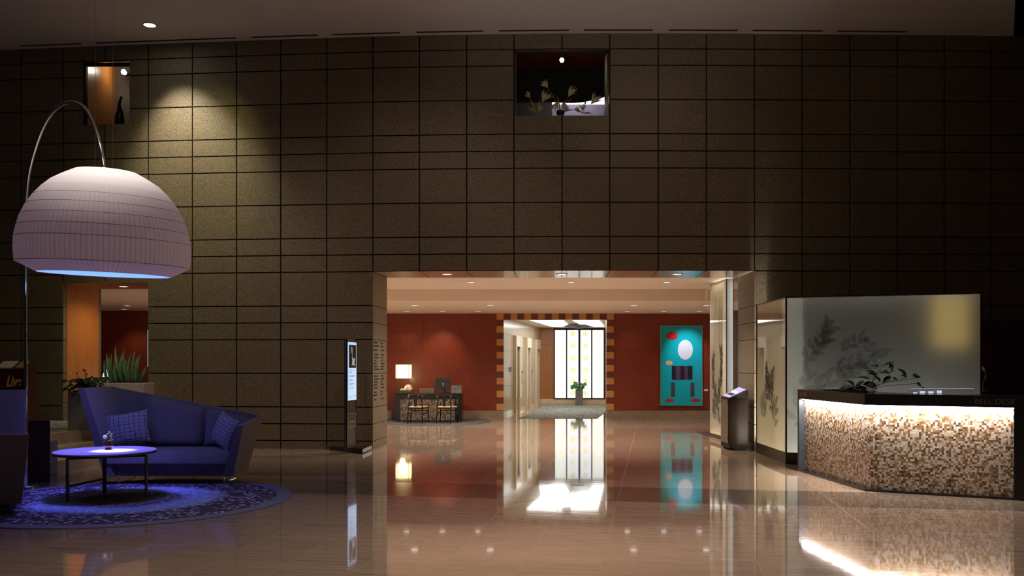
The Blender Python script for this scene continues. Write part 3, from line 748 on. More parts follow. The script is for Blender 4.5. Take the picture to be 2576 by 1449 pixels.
# ------------------------------------------------------------------ left landing and steps
st = MB(); zs_ = [0, .165, .335, .5]
LP = [((-6.40, 14.4), (-6.52, 12.0)), ((-6.62, 14.4), (-6.76, 12.0)), ((-6.80, 14.4), (-7.02, 12.0))]
def steps():
    out = []
    # lines of the three nosings, carried back to the wall
    def line(px1, py1, px2, py2, z):
        a, b = G(px1, py1, z), G(px2, py2, z); return a, b
    return [line(145, 1161.7, 243, 1143, .165), line(145, 1125, 232, 1111, .335), line(127, 1092, 230, 1080, .5)]
NS = steps()
def extend(a, b, y):
    t = (y-a.y)/(b.y-a.y); return (a.x+(b.x-a.x)*t, y)
yb = 16.42
base_ln = (G(145, 1189), G(249, 1169))
prev_z = 0
for k, (a, b) in enumerate(NS):
    p0 = extend(a, b, 11.9); p1 = extend(a, b, 13.9+.0); 
    sx = (p1[0]-p0[0])/(p1[1]-p0[1])
    sx = .125; 
    am = Vector((a.x, a.y, 0)); 
    f0 = (am.x+sx*(11.9-am.y), 11.9); f1 = (am.x+sx*(yb-am.y), yb)
    f0 = (f0[0]-.0, f0[1])
    st_poly = [f0, f1, (-16, yb), (-16, 11.9)]
    st.prism(st_poly, prev_z, zs_[k+1], 0); prev_z = zs_[k+1]
    e0 = Vector((f0[0], f0[1], zs_[k+1])); e1 = Vector((f1[0], f1[1], zs_[k+1]))
    st.plate([e0+Vector((-.015, 0, .001)), e1+Vector((-.015, 0, .001)), e1+Vector((-.05, 0, .001)), e0+Vector((-.05, 0, .001))], (0, 0, .004), 1)
struct(st.build('floor_landing', [simple('step_marble', (.42, .34, .26), .3, coat=.3, var=.12, vscale=5), 'yellow']))
ru = thing('landing_carpet', 'grey green carpet strip on the raised landing at the foot of the wall', 'carpet', (-8.2, 14.9, .5))
MB().box((-12, 14.3, .500), (-7.0, 16.35, .506)).build('pile', 'mat', ru, world=True)
ck = thing('granite_pier', 'low grey granite pier at the side of the steps', 'stone pier', G(136, 1196))
gx = G(127, 1197); gx2 = G(145, 1193)
MB().prism([(gx.x-.02, gx.y), (gx2.x, gx2.y), (gx2.x-.05, gx2.y+.10), (gx.x-.1, gx.y+.25)], 0, .475).build('body', 'granite_grey', ck, world=True, bevel=.005)
dk = thing('dark_plinth', 'dark brown upright panel block behind the armchair beside the steps', 'plinth', G(100, 1216))
gx = G(126, 1213)
MB().prism([(gx.x, gx.y), (gx.x-.33, gx.y+.6), (gx.x-.9, gx.y+.5), (gx.x-.75, gx.y-.15)], 0, .81).build('body', 'dark_wood', dk, world=True, bevel=.004)

# planters near the doorway
def box_planter(name, label, cx, cy, z, w, d, h, mat_, rz=0, cat='planter'):
    t = thing(name, label, cat, (cx, cy, z), rz)
    m = MB(); m.obox((0, 0, 0), (w, d, h)).build('pot', mat_, t, bevel=.008)
    MB().obox((0, 0, h-.02), (w-.05, d-.05, .025)).build('soil', 'soil', t)
    return t
pl = box_planter('potted_anthurium', 'leafy anthurium in a tall dark grey planter behind the blue sofa', XX(212, 14.1)+.02, 14.15, .5, .42, .42, .62, 'concrete', cat='potted plant')
m = MB(); mr = MB(); ms = MB()
for k in range(64):
    a = random.uniform(0, 2*PI); r = random.uniform(.03, .24); h = .58+random.uniform(.05, .25)
    tip = Vector((math.cos(a)*r*1.3, math.sin(a)*r*1.1, h)); ms.tube([(tip.x*.2, tip.y*.2, .6), tip*.75+Vector((0, 0, .18)), tip], .004, 5)
    e = tip+Vector((math.cos(a)*.13, math.sin(a)*.13-.03, random.uniform(-.08, .03)))
    m.leaf(tip, e, .12, (0, -.6, 1), bend=.15)
for k in range(4):
    tip = Vector((random.uniform(-.15, .1), random.uniform(-.1, .1), .6+random.uniform(.27, .36))); ms.tube([(0, 0, .6), tip], .004, 5)
    MB().leaf(tip, tip+Vector((random.uniform(-.05, .05), -.02, .03)), .03, (0, -1, .5)).build('flower', 'red_leaf', pl, solid=.002)
m.build('foliage', 'leaf_dark', pl, solid=.002); ms.build('stem', 'leaf', pl)
d2 = 15.7
pl = box_planter('potted_snake_plant', 'spiky upright green plant in a wide pale stone planter in the left doorway', (XX(260, d2)+XX(364, d2))/2, d2+.2, .5, XX(364, d2)-XX(260, d2), .45, ZZ(964, d2)-.5, 'concrete_light', cat='potted plant')
h = ZZ(964, d2)-.5; m = MB()
blades = [(262, 905, 272, 963), (268, 888, 280, 963), (274, 897, 284, 962), (280, 890, 287, 963), (291, 868, 300, 963), (290, 880, 307, 962), (297, 900, 297, 963), (313, 875, 303, 962), (305, 893, 308, 963), (318, 905, 312, 963), (330, 887, 318, 963), (340, 880, 330, 962), (337, 886, 335, 963), (354, 888, 338, 962), (345, 895, 342, 963), (371, 918, 350, 963), (322, 915, 326, 963), (286, 915, 294, 963), (311, 889, 320, 962), (348, 915, 345, 962), (276, 912, 291, 963), (300, 908, 316, 963)]
for i, (tx, ty, bx, by) in enumerate(blades):
    y = d2+.2+random.uniform(-.14, .12); b0 = P(bx, by, y); b0.z = .5+h; tp = P(tx, ty, y+random.uniform(-.05, .02))
    inv = Vector(pl.location)
    m.leaf(b0-inv, tp-inv, .055, (random.uniform(-.3, .3), -1, .1), bend=.06, fold=.5)
m.build('leaves', 'leaf_blue', pl, solid=.004)
tb = thing('counter_tablet', 'small white lit tablet on the dark counter beyond the left doorway', 'tablet', P(265, 952, 22))
MB().plate([P(257, 948, 22), P(271, 948, 22), P(274, 930, 22.1), P(263, 930, 22.1)], (0, .02, 0)).build('screen', emis('tablet_screen', (.6, .75, 1), .8), tb, world=True)
m = MB()
for k in range(6): m.plate([P(262, 933+k*2.4, 21.98), P(269, 933+k*2.4, 21.98), P(269, 934+k*2.4, 21.98), P(262, 934+k*2.4, 21.98)], (0, .002, 0))
m.build('text_lines', 'ink', tb, world=True)
ct = thing('dark_counter', 'long black counter along the red wall beyond the left doorway', 'counter', (XX(300, 22.6), 22.6, 0))
MB().box((XX(120, 22), 22.15, 0), (XX(420, 22), 22.75, ZZ(951, 22))).build('body', 'black', ct, world=True, bevel=.01)
sc = thing('wall_screen', 'thin pale blue lit screen edge beside the right jamb of the left doorway', 'screen', P(372, 875, 20))
MB().plate([P(371.0, 922, 20), P(378, 922, 20), P(378, 830, 20), P(371.0, 830, 20)], (0, .03, 0)).build('panel', emis('pale_blue_screen', (.35, .5, .7), .5), sc, world=True)

# menu stand with the word Live
ms_ = thing('menu_stand', 'dark maroon lectern with gold Live lettering and open menus on top', 'menu stand', (XX(30, 14.5), 14.6, .5))
lx0, lx1 = XX(3, 14.5), XX(60, 14.5); zf = ZZ(928, 14.5)
m = MB(); m.hexa([(lx0-.35, 14.5, .5), (lx1, 14.5, .5), (lx1, 14.95, .5), (lx0-.35, 14.95, .5), (lx0-.35, 14.5, zf), (lx1, 14.5, zf), (lx1-.02, 14.95, zf+.12), (lx0-.35, 14.95, zf+.12)])
m.build('body', simple('maroon_lacquer', (.07, .012, .01), .4), ms_, world=True, bevel=.004)
text('Live', 'lettering', 'gold_paint', ms_, (XX(15, 14.48), 14.485, ZZ(971.5, 14.48)), (1, 0, 0), (0, 0, 1), .235, .002, .3, sx=.62, bold=.010)
m = MB()
for k in range(7):
    x = XX(18.5+k*4, 14.48); m.box((x, 14.484, ZZ(945.5+(0 if k % 2 else -1), 14.48)), (x+.010, 14.488, ZZ(943, 14.48)))
m.build('small_lettering', 'gold', ms_, world=True)
def book(name, mat_, a, b, lab):
    t = thing(name, lab, 'menu', P((a+b)/2, 918, 14.6))
    MB().plate([Vector((XX(b, 14.5), 14.51, zf+.008)), Vector((XX(a, 14.5), 14.51, zf+.008)), Vector((XX(a-16, 14.5), 14.90, zf+.112)), Vector((XX(b-16, 14.5), 14.90, zf+.112))], (0, 0, .02)).build('cover', mat_, t, world=True)
book('open_menu', 'paper', -10, 28.5, 'white open menu page on top of the maroon stand')
book('menu_folder', 'gold_paper', 38, 58, 'gold menu folder beside the white page on the maroon stand')
tg = MB().box((XX(-60, 14.95), 14.88, zf+.10), (XX(12, 14.95), 14.90, zf+.2))

# ------------------------------------------------------------------ round rug, table, vase
rug = tag(MB().lathe([(1.78, 0), (1.775, .012), (0.0005, .012)], (0, 0, 0), 96, cap=False).build('round_rug', 'rug'), 'large round blue and violet rug with pale dashes under the sofa and table', 'rug')
rug.location = (*RUGC, .001)
rug2 = tag(MB().lathe([(1.62, 0), (1.615, .012), (0.0005, .012)], (0, 0, 0), 96, cap=False).build('round_rug', 'rug2'), 'grey round rug with diagonal dashes under the reception desk', 'rug')
rug2.location = (-2.2, 23.95, .001)

zt_ = .548; tc = G(265, 1133, zt_)
tbl = thing('coffee_table', 'round coffee table with a glossy white top and thin dark legs on the blue rug', 'table', (tc.x, tc.y, .013))
MB().lathe([(.0005, zt_-.013), (.553, zt_-.013), (.556, zt_-.019), (.556, zt_-.024), (.0005, zt_-.024)], (0, 0, 0), 72, cap=False).build('tabletop', simple('white_gloss_glass', (.60, .58, .60), .28, spec=.15, var=0), tbl, smooth=False)
MB().lathe([(.556, zt_-.024), (.560, zt_-.026), (.558, zt_-.046), (.0005, zt_-.046), ], (0, 0, 0), 72, cap=False).build('rim', 'bronze', tbl)
legs = [G(170, 1262, .013), G(263, 1240, .013), G(368, 1250, .013)]
lg = [Vector((l.x-tc.x, l.y-tc.y, 0)) for l in legs]
for l in lg: MB().obox((l.x, l.y, 0), (.042, .018, zt_-.06), math.atan2(l.y, l.x)+PI/2).build('leg', 'bronze', tbl, bevel=.002)
m = MB()
for a, b in ((0, 1), (1, 2), (2, 0)):
    u_ = lg[a]*.97; w_ = lg[b]*.97
    m.tube([u_+Vector((0, 0, zt_-.068)), w_+Vector((0, 0, zt_-.068))], .013, 4)
m.build('top_rail', 'bronze', tbl)
MB().tube([lg[0]*.98+Vector((0, 0, .17)), lg[1]*.98+Vector((0, 0, .17))], .012, 4).build('stretcher', 'bronze', tbl)

vc = G(272.5, 1131, zt_)
vs_ = thing('flower_vase', 'small round glass vase of white flowers on the coffee table', 'vase', (vc.x, vc.y, zt_))
prof = [(.0005, .004), (.030, .003), (.045, .02), (.053, .045), (.050, .072), (.036, .095), (.024, .105), (.022, .112), (.019, .112), (.021, .104), (.032, .093), (.046, .071), (.049, .045), (.041, .022), (.026, .008), (.0005, .008)]
MB().lathe(prof, (0, 0, 0), 36, cap=False).build('bowl', 'vase_red', vs_, smooth=True)
MB().lathe([(.0005, .0092), (.028, .0092), (.040, .021), (.046, .040), (.0005, .040)], (0, 0, 0), 30, cap=False).build('water', glass('water', (.95, .93, .95), 0, 1.33), vs_, smooth=True)
m = MB()
for k in range(9):
    a = k*.7; m.lathe([(.0005, -.006), (.007, 0), (.0005, .006)], (math.cos(a)*.017*(k % 3)*.6, math.sin(a)*.017*(k % 3)*.6, .017), 8, cap=False)
m.build('pebbles', 'ink', vs_)
def pxo(px, py): p = P(px, py, vc.y); return p-Vector((vc.x, vc.y, zt_))
m = MB()
for (a, b) in ((264, 1101), (271, 1092), (274, 1087), (279, 1094), (280, 1101), (282, 1106), (276, 1096)):
    m.tube([(0, 0, .02), (0, 0, .10), pxo(a, b)], .0016, 5)
m.build('stem', 'leaf', vs_)
m = MB()
for (a, b, c_, d_) in ((272, 1105, 263, 1111), (271, 1104, 267, 1108), (275, 1104, 282, 1110), (273, 1102, 269, 1098), (276, 1102, 280, 1099), (274, 1106, 270, 1112)):
    m.leaf(pxo(a, b), pxo(c_, d_), .02, (0, -1, .3))
m.build('leaves', 'leaf', vs_, solid=.001)
m = MB(); c0 = pxo(265, 1099)
for ring, (nr, rr_, wd) in enumerate(((6, .030, .030), (6, .022, .026), (5, .013, .020))):
    for k in range(nr):
        a = 2*PI*k/nr+ring*.5; dr = Vector((math.cos(a), -.25, math.sin(a))).normalized()
        m.leaf(c0+Vector((0, .004-.006*ring, 0)), c0+dr*rr_+Vector((0, -.006*ring, 0)), wd, (0, -1, 0), bend=.25)
m.build('rose', 'petal', vs_, solid=.0012, sub=1)
for (a, b, r) in ((270.5, 1092, .013), (275, 1087.5, .012), (280.5, 1092, .011), (280, 1098, .012), (276, 1094, .008), (282.5, 1105, .007), (279, 1103, .008)):
    m = MB(); c0 = pxo(a, b)
    for k in range(5):
        an = 2*PI*k/5; dr = Vector((math.cos(an)*.7, math.sin(an)*.7, .9)).normalized()
        m.leaf(c0-Vector((0, 0, r*.6)), c0+dr*r, r*1.2, (-dr.x, -dr.y, .4), bend=-.2)
    m.build('small_bloom', 'bud' if b > 1091 else 'petal', vs_, solid=.0008)

# ------------------------------------------------------------------ arc lamp
SC = Vector((XX(264, 10.3), 10.3, 2.61))
al = thing('arc_lamp', 'giant chrome arc floor lamp with a pleated dome shade over the coffee table', 'floor lamp', (XX(65, 10.9), 10.9, 0))
MB().lathe([(.0005, 0), (.14, 0), (.14, .03), (.13, .045), (.0005, .045)], (0, 0, 0), 40, cap=False).build('base', 'steel', al, smooth=False, bevel=.004)
pts = [(64.5, 11.0, 1215), (64.5, 10.9, 1000), (63.5, 10.9, 800), (63.5, 10.9, 640), (64.5, 10.9, 520), (67, 10.88, 478), (72, 10.86, 437), (82, 10.84, 394), (97, 10.8, 347), (113, 10.75, 311), (131, 10.7, 284), (152, 10.65, 265), (175, 10.6, 257), (195, 10.55, 260), (213, 10.5, 272), (230, 10.45, 300), (243, 10.4, 335), (252, 10.35, 368), (258, 10.32, 395), (262, 10.3, 424)]
path = [P(a, b, d) for a, d, b in pts]; path[0] = Vector((al.location.x, al.location.y, .03)); path[1].x = al.location.x
import mathutils
def smooth_path(p, n):
    out = []
    for i in range(len(p)-1):
        a = p[max(i-1, 0)]; b = p[i]; c = p[i+1]; d = p[min(i+2, len(p)-1)]
        for k in range(n):
            t = k/n; out.append(.5*((2*b)+(-a+c)*t+(2*a-5*b+4*c-d)*t*t+(-a+3*b-3*c+d)*t**3))
    out.append(p[-1]); return out
MB().tube(smooth_path(path, 4), .0215, 16).build('arm', 'chrome', al, world=True, smooth=True)
# shade: facetted dome of pleated fabric, slightly tilted
sh_e = bpy.data.objects.new('lamp_shade', None)
prof = [(.795, .0), (1.032, .115), (1.045, .24), (1.043, .40), (1.013, .535), (.975, .665), (.915, .79), (.838, .905), (.748, 1.01), (.642, 1.105), (.525, 1.175), (.41, 1.235), (.38, 1.25)]
prof = [(a*.905, b*.955) for a, b in prof]; n = 108; m = MB(); m.lathe(prof, (0, 0, 0), n, cap=False)
tilt = Matrix.Rotation(math.radians(2.5), 4, 'X')@Matrix.Rotation(math.radians(1.9), 4, 'Y')
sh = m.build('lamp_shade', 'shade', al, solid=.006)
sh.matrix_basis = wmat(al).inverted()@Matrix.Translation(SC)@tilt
md = MB(); md.lathe([(.0005, 1.194), (.344, 1.194)], (0, 0, 0), 48, cap=False)
o = md.build('shade_top', 'shade', sh, solid=.006)
o = MB().lathe([(.0005, .004), (.712, .004), (.712, .010), (.0005, .010)], (0, 0, 0), 64, cap=False).build('diffuser', 'e_blue', sh)
m = MB()
for z_, r_ in ((.110, .938), (.382, .947), (.511, .920), (.635, .885), (.754, .831), (.864, .761)):
    m.lathe([(r_, z_-.004), (r_+.004, z_), (r_, z_+.004)], (0, 0, 0), 108, cap=False)
m.build('hoop', simple('shade_hoop', (.62, .54, .48), .7), sh)
m = MB()
for px, py in ((240, 418), (284, 422)):
    b_ = P(px, py, 10.3); m.tube([b_, Vector((b_.x, b_.y, 7.545))], .0022, 6)
m.build('suspension_wire', 'steel', al, world=True)
light('shade_blue', 'SPOT', SC+Vector((0, 0, -.05)), 92, (.13, .085, 1.0), aim=SC-Vector((.0, 0, 3)), size=.55, angle=130, blend=.6)
light('shade_blue', 'SPOT', SC+Vector((0, 0, -.06)), 330, (.17, .14, 1.0), aim=SC-Vector((.0, .05, 3)), size=.3, angle=62, blend=.9)
light('shade_white', 'SPOT', SC+Vector((0, 0, -.04)), 460, (1, .88, .72), aim=(tc.x+.10, tc.y-.02, zt_), size=.03, angle=16, blend=.7)
light('shade_fill', 'POINT', SC+Vector((0, 0, .55)), 24, (1.0, .78, .95), size=.15)
light('shade_top_spot', 'SPOT', (XX(330, 9), 8.2, 7.5), 900, (1, .93, .86), aim=SC+Vector((0, 0, 1.0)), size=.1, angle=22, blend=.8)
light('shade_front_fill', 'SPOT', (-3.6, 5.6, 7.5), 700, (1, .92, .88), aim=SC+Vector((0, 0, .75)), size=.1, angle=17, blend=.8)  # unseen spot added to brighten the front of the shade

# ------------------------------------------------------------------ sofas
def settee(name, label, loc, rz, mir, bot, top, seat, ncush, cat='sofa', prm=None):
    """bot/top: outline of the shell as a U (front left, back left, back right, front right), top carries heights"""
    t = thing(name, label, cat, loc, rz)
    s = -1 if mir else 1
    def U(pts, n_arc=5, rad=.16):
        P_ = [Vector(p) for p in pts]; out = []
        out.append((0, P_[0]))
        for i in (1, 2):
            a, b, c_ = P_[i-1], P_[i], P_[i+1]
            d1 = (a-b).normalized()*rad; d2_ = (c_-b).normalized()*rad
            for k in range(n_arc+1):
                q = k/n_arc; out.append((i, (b+d1)*(1-q)**2+b*2*q*(1-q)+(b+d2_)*q*q))
        out.append((3, P_[3]))
        # subdivide the straights
        res = []
        for (i0, p), (i1, q) in zip(out, out[1:]):
            k = 4 if (q-p).length > .3 else 1
            for j in range(k): res.append(p+(q-p)*(j/k))
        res.append(out[-1][1]); return res
    ob, ot = U(bot), U(top)
    cx = sum(p[0] for p in bot)/4
    def inner(ps, th):
        out = []
        for i, p in enumerate(ps):
            a = ps[max(i-1, 0)]; b = ps[min(i+1, len(ps)-1)]; d = (b-a); d.z = 0; d.normalize()
            nrm = Vector((d.y, -d.x, 0)); out.append(p+nrm*th)
        return out
    ib, it = inner(ob, .13), inner(ot, .085)
    m = MB(); n_ = len(ob); vs = []
    for i in range(n_): vs += [ob[i], ot[i], it[i], ib[i]]
    for v_ in vs: v_.x *= s
    fs = []
    for i in range(n_-1):
        for j in range(4): fs.append((i*4+j, i*4+(j+1) % 4, (i+1)*4+(j+1) % 4, (i+1)*4+j))
    fs += [(0, 1, 2, 3), tuple((n_-1)*4+j for j in (3, 2, 1, 0))]
    m.add(vs, fs); m.build('shell', 'fabric', t, bevel=.018, seg=3)
    w0, w1, dp, zb_, zt0 = seat
    m = MB(); X0, X1 = (w0*s, w1*s) if s > 0 else (w1*s, w0*s)
    m.box((X0+.05, .06, .10), (X1-.05, dp, zb_-.005)); m.build('base', 'fabric', t, bevel=.015)
    sc_ = MB(); N = 14; g = []
    for j in range(N+1):
        for i in range(N+1):
            u_, v_ = i/N, j/N; x = lerp(X0, X1, u_); y = lerp(.0, dp, v_)
            e = (1-abs(2*u_-1)**10)*(1-abs(2*v_-1)**8)
            g.append((x, y-.03*math.sin(PI*u_)*(1-v_), lerp(zb_+.02, zt0, e**.45)+.012*math.sin(PI*u_)))
    k0 = len(g); fs = [(j*(N+1)+i, j*(N+1)+i+1, (j+1)*(N+1)+i+1, (j+1)*(N+1)+i) for j in range(N) for i in range(N)]
    g2 = [(x, y, zb_) for x, y, z in g]
    edge = list(range(N+1))+[j*(N+1)+N for j in range(1, N+1)]+[N*(N+1)+i for i in range(N-1, -1, -1)]+[j*(N+1) for j in range(N-1, 0, -1)]
    fs += [tuple(k0+i for i in edge)]
    fs += [(edge[q], edge[(q+1) % len(edge)], k0+edge[(q+1) % len(edge)], k0+edge[q]) for q in range(len(edge))]
    sc_.add(g+g2, fs); sc_.build('seat_cushion', 'fabric', t, smooth=True)
    # back cushions leaning on the shell
    for c_ in prm:
        m = MB(); x0_, x1_, zl, zr, yb0, yt0 = c_
        N = 10; fr_, bk_ = [], []
        for j in range(N+1):
            for i in range(N+1):
                u_, v_ = i/N, j/N; x = lerp(x0_, x1_, u_)*(1+.10*v_)
                z = lerp(zt0-.01, lerp(zl, zr, u_), v_); y = lerp(yb0, yt0, v_)
                e = (1-abs(2*u_-1)**12)*(1-abs(2*v_-1)**10)
                fr_.append(Vector((x*s, y-.11*e**.5, z))); bk_.append(Vector((x*s, y+.02, z)))
        k0 = (N+1)**2; fs = [(j*(N+1)+i, j*(N+1)+i+1, (j+1)*(N+1)+i+1, (j+1)*(N+1)+i) for j in range(N) for i in range(N)]
        fs += [tuple(k0+i for i in f) for f in fs]
        edge = list(range(N+1))+[j*(N+1)+N for j in range(1, N+1)]+[N*(N+1)+i for i in range(N-1, -1, -1)]+[j*(N+1) for j in range(N-1, 0, -1)]
        fs += [(edge[q], edge[(q+1) % len(edge)], k0+edge[(q+1) % len(edge)], k0+edge[q]) for q in range(len(edge))]
        m.add(fr_+bk_, fs).build('back_cushion', 'fabric', t, smooth=True)
    xs_ = (w0+.12, w1-.12)
    for x in xs_:
        m = MB(); x *= s
        m.tube([(x, .12, .10), (x, .12, .008), (x, dp-.12, .008), (x, dp-.12, .10)], .011, 4); m.build('foot', 'chrome', t)
    return t
so = settee('asymmetric_sofa', 'grey upholstered sofa with a high left wing sloping down to a low right arm', (-4.41, 11.15, .0), 0, False,
    [(-.83, .02, .10), (-.80, .86, .10), (.80, .86, .10), (.83, .02, .10)],
    [(-1.14, -.03, 1.235), (-1.20, 1.02, 1.235), (1.00, .90, .83), (1.00, -.10, .765)],
    (-.80, .80, .72, .255, .425), 2, 'sofa', [(-.60, .19, 1.12, .955, .74, .90), (.20, .80, .95, .80, .74, .86)])
so.location = (-4.41, 11.20, .013)
ac = settee('wing_armchair', 'grey upholstered armchair with a high far wing cut off by the left picture edge', (-5.26, 9.55, .0), math.radians(119), True,
    [(-.52, .02, .10), (-.50, .74, .10), (.50, .74, .10), (.52, .02, .10)],
    [(-.66, -.03, 1.245), (-.72, .90, 1.245), (.66, .86, .84), (.64, -.05, .82)],
    (-.50, .50, .66, .255, .425), 1, 'armchair', [(-.42, .42, 1.0, .86, .62, .74)])
ac.location = (-5.30, 9.50, .013)
def cushion(label, c, w, h, th, rx, ry, rz):
    N = 16; m = MB(); f_, b_ = [], []
    for j in range(N+1):
        for i in range(N+1):
            u_, v_ = 2*i/N-1, 2*j/N-1
            px_ = u_*w/2*(1-.07*(1-abs(v_)**2)*abs(u_)**3)*(1+.0); pz_ = v_*h/2*(1-.10*(1-abs(u_)**2)*abs(v_)**3)
            e = max(0, (1-abs(u_)**2.6))*max(0, (1-abs(v_)**2.6)); e = e**.55*th/2
            wob = .006*math.sin(9*u_+3*v_)
            f_.append(Vector((px_, -e+wob, pz_))); b_.append(Vector((px_, e*.8+wob, pz_)))
    fs = [(j*(N+1)+i, j*(N+1)+i+1, (j+1)*(N+1)+i+1, (j+1)*(N+1)+i) for j in range(N) for i in range(N)]
    k0 = (N+1)**2; fs += [tuple(k0+i for i in f)[::-1] for f in fs]
    m.add(f_+b_, fs)
    o = m.build('cushion', 'pillow', None, smooth=True, sub=1, recalc=False)
    bm = bmesh.new(); bm.from_mesh(o.data); bmesh.ops.remove_doubles(bm, verts=bm.verts, dist=.0008); bmesh.ops.recalc_face_normals(bm, faces=bm.faces); bm.to_mesh(o.data); bm.free()
    o.location = c; o.rotation_euler = (rx, ry, rz)
    return tag(o, label, 'cushion', 'grid woven cushions')
cushion('violet lit grid woven cushion leaning in the left corner of the sofa', (XX(318, 11.55), 11.58, .70), .58, .47, .20, math.radians(-16), math.radians(-9), math.radians(12))
cushion('grid woven cushion tucked against the low right arm of the sofa', (XX(566, 11.60), 11.60, .665), .48, .46, .17, math.radians(-14), math.radians(16), math.radians(-42))
cushion('grid woven cushion just entering the left picture edge on the armchair', (XX(-26, 9.75), 9.72, .66), .42, .42, .15, math.radians(-14), math.radians(8), math.radians(70))

# ------------------------------------------------------------------ digital totem by the stone wall
kn = Vector((XX(873, 15.12), 15.12, 0)); kf = Vector((XX(897, 15.60), 15.60, 0)); kd = (kf-kn).normalized(); kl = (kf-kn).length
kp = Vector((-kd.y, kd.x, 0))                    # away from the screen side
tot = thing('digital_totem', 'tall black digital signage totem with a pale blue screen beside the opening', 'digital sign', (kn+kf)/2)
ztp_ = 2.0
def kq(u_, z, off=0): return kn+kd*u_+kp*off+Vector((0, 0, z))
m = MB(); m.plate([kq(-.0, .09, .0), kq(kl, .09, .0), kq(kl, ztp_, .0), kq(0, ztp_, .0)], kp*.05); m.build('body', 'black', tot, world=True, bevel=.004)
m = MB(); m.plate([kq(-.004, .09, .018), kq(-.010, .09, .018), kq(-.010, ztp_, .018), kq(-.004, ztp_, .018)], kp*.016); m.build('edge_strip', 'steel', tot, world=True)
sz0, sz1 = ZZ(1007, 15.3), ZZ(861, 15.3)
m = MB(); m.plate([kq(.04, sz0, -.002), kq(kl-.03, sz0, -.002), kq(kl-.03, sz1, -.002), kq(.04, sz1, -.002)], kp*-.006); scr = m.build('screen', 'e_screen', tot, world=True)
def kbox(a, b, z0, z1, off, mat_, name, par, th=.003):
    return MB().plate([kq(a, z0, off), kq(b, z0, off), kq(b, z1, off), kq(a, z1, off)], kp*-th).build(name, mat_, par, world=True)
H_ = sz1-sz0
kbox(.07, kl-.06, sz1-.44*H_-.0, sz1-.045*H_, -.009, 'ink', 'picture', scr)
m = MB()
for a, b, c_, d_ in ((.16, .18, .30, .42), (.20, .215, .34, .43), (.23, .245, .27, .40), (.25, .26, .20, .26), (.22, .23, .19, .27)):
    m.plate([kq(a, sz1-H_*(.5-c_), -.013), kq(b, sz1-H_*(.5-c_), -.013), kq(b, sz1-H_*(.5-d_), -.013), kq(a, sz1-H_*(.5-d_), -.013)], kp*-.001)
m.plate([kq(.20, sz1-H_*.40, -.013), kq(.33, sz1-H_*.38, -.013), kq(.37, sz1-H_*.27, -.013), kq(.24, sz1-H_*.28, -.013)], kp*-.001)
m.build('picture_detail', emis('screen_grey', (.35, .38, .45), .6), scr, world=True)
kbox(.27, .35, sz1-H_*.40, sz1-H_*.37, -.0145, emis('screen_pink', (.8, .35, .5), .6), 'picture_accent', scr)
m = MB()
for yy, a, b in ((.49, .10, .25), (.525, .10, .22), (.57, .10, .38), (.59, .10, .34), (.64, .10, .24), (.66, .10, .26), (.70, .10, .14), (.72, .10, .33), (.74, .10, .25), (.79, .10, .30), (.945, .09, .22), (.93, .30, .43)):
    m.plate([kq(a, sz1-H_*yy, -.009), kq(b, sz1-H_*yy, -.009), kq(b, sz1-H_*(yy-.006), -.009), kq(a, sz1-H_*(yy-.006), -.009)], kp*-.001)
m.build('text_lines', simple('screen_text', (.12, .16, .25), .6), scr, world=True)
z0_, z1_ = ZZ(1075, 15.3), ZZ(1040, 15.3); m = MB()
for a, b, c_, d_ in ((.06, kl-.05, z0_, z0_+.006), (.06, kl-.05, z1_-.006, z1_), (.06, .068, z0_, z1_), (kl-.058, kl-.05, z0_, z1_)):
    m.plate([kq(a, c_, -.001), kq(b, c_, -.001), kq(b, d_, -.001), kq(a, d_, -.001)], kp*-.002)
for k in range(7):
    a = .12+k*.038; m.plate([kq(a, z0_+.09, -.001), kq(a+.026, z0_+.09, -.001), kq(a+.02, z0_+.115, -.001), kq(a+.004, z0_+.115, -.001)], kp*-.002)
m.build('emblem', simple('emblem_grey', (.45, .44, .42), .5), tot, world=True)
kbox((kl)/2-.02, kl/2+.02, z0_+.16, z0_+.21, -.001, 'gold', 'emblem_flame', tot)
bc = kn+kd*(kl/2)+kp*.03
m = MB(); bl = [G(828, 1134), G(912, 1142), G(935.5, 1132), Vector((XX(862, 15.72), 15.72, 0))]
m.prism([(p.x, p.y) for p in bl], .012, .085); m.build('base_plate', 'black', tot, world=True, bevel=.006)
a, b = bl[1], bl[2]; m = MB(); dn = Vector((b.y-a.y, a.x-b.x, 0)).normalized()
m.plate([a+Vector((0, 0, .02)), b+Vector((0, 0, .02)), b+Vector((0, 0, .08)), a+Vector((0, 0, .08))], dn*.003); m.build('base_trim', 'steel', tot, world=True)

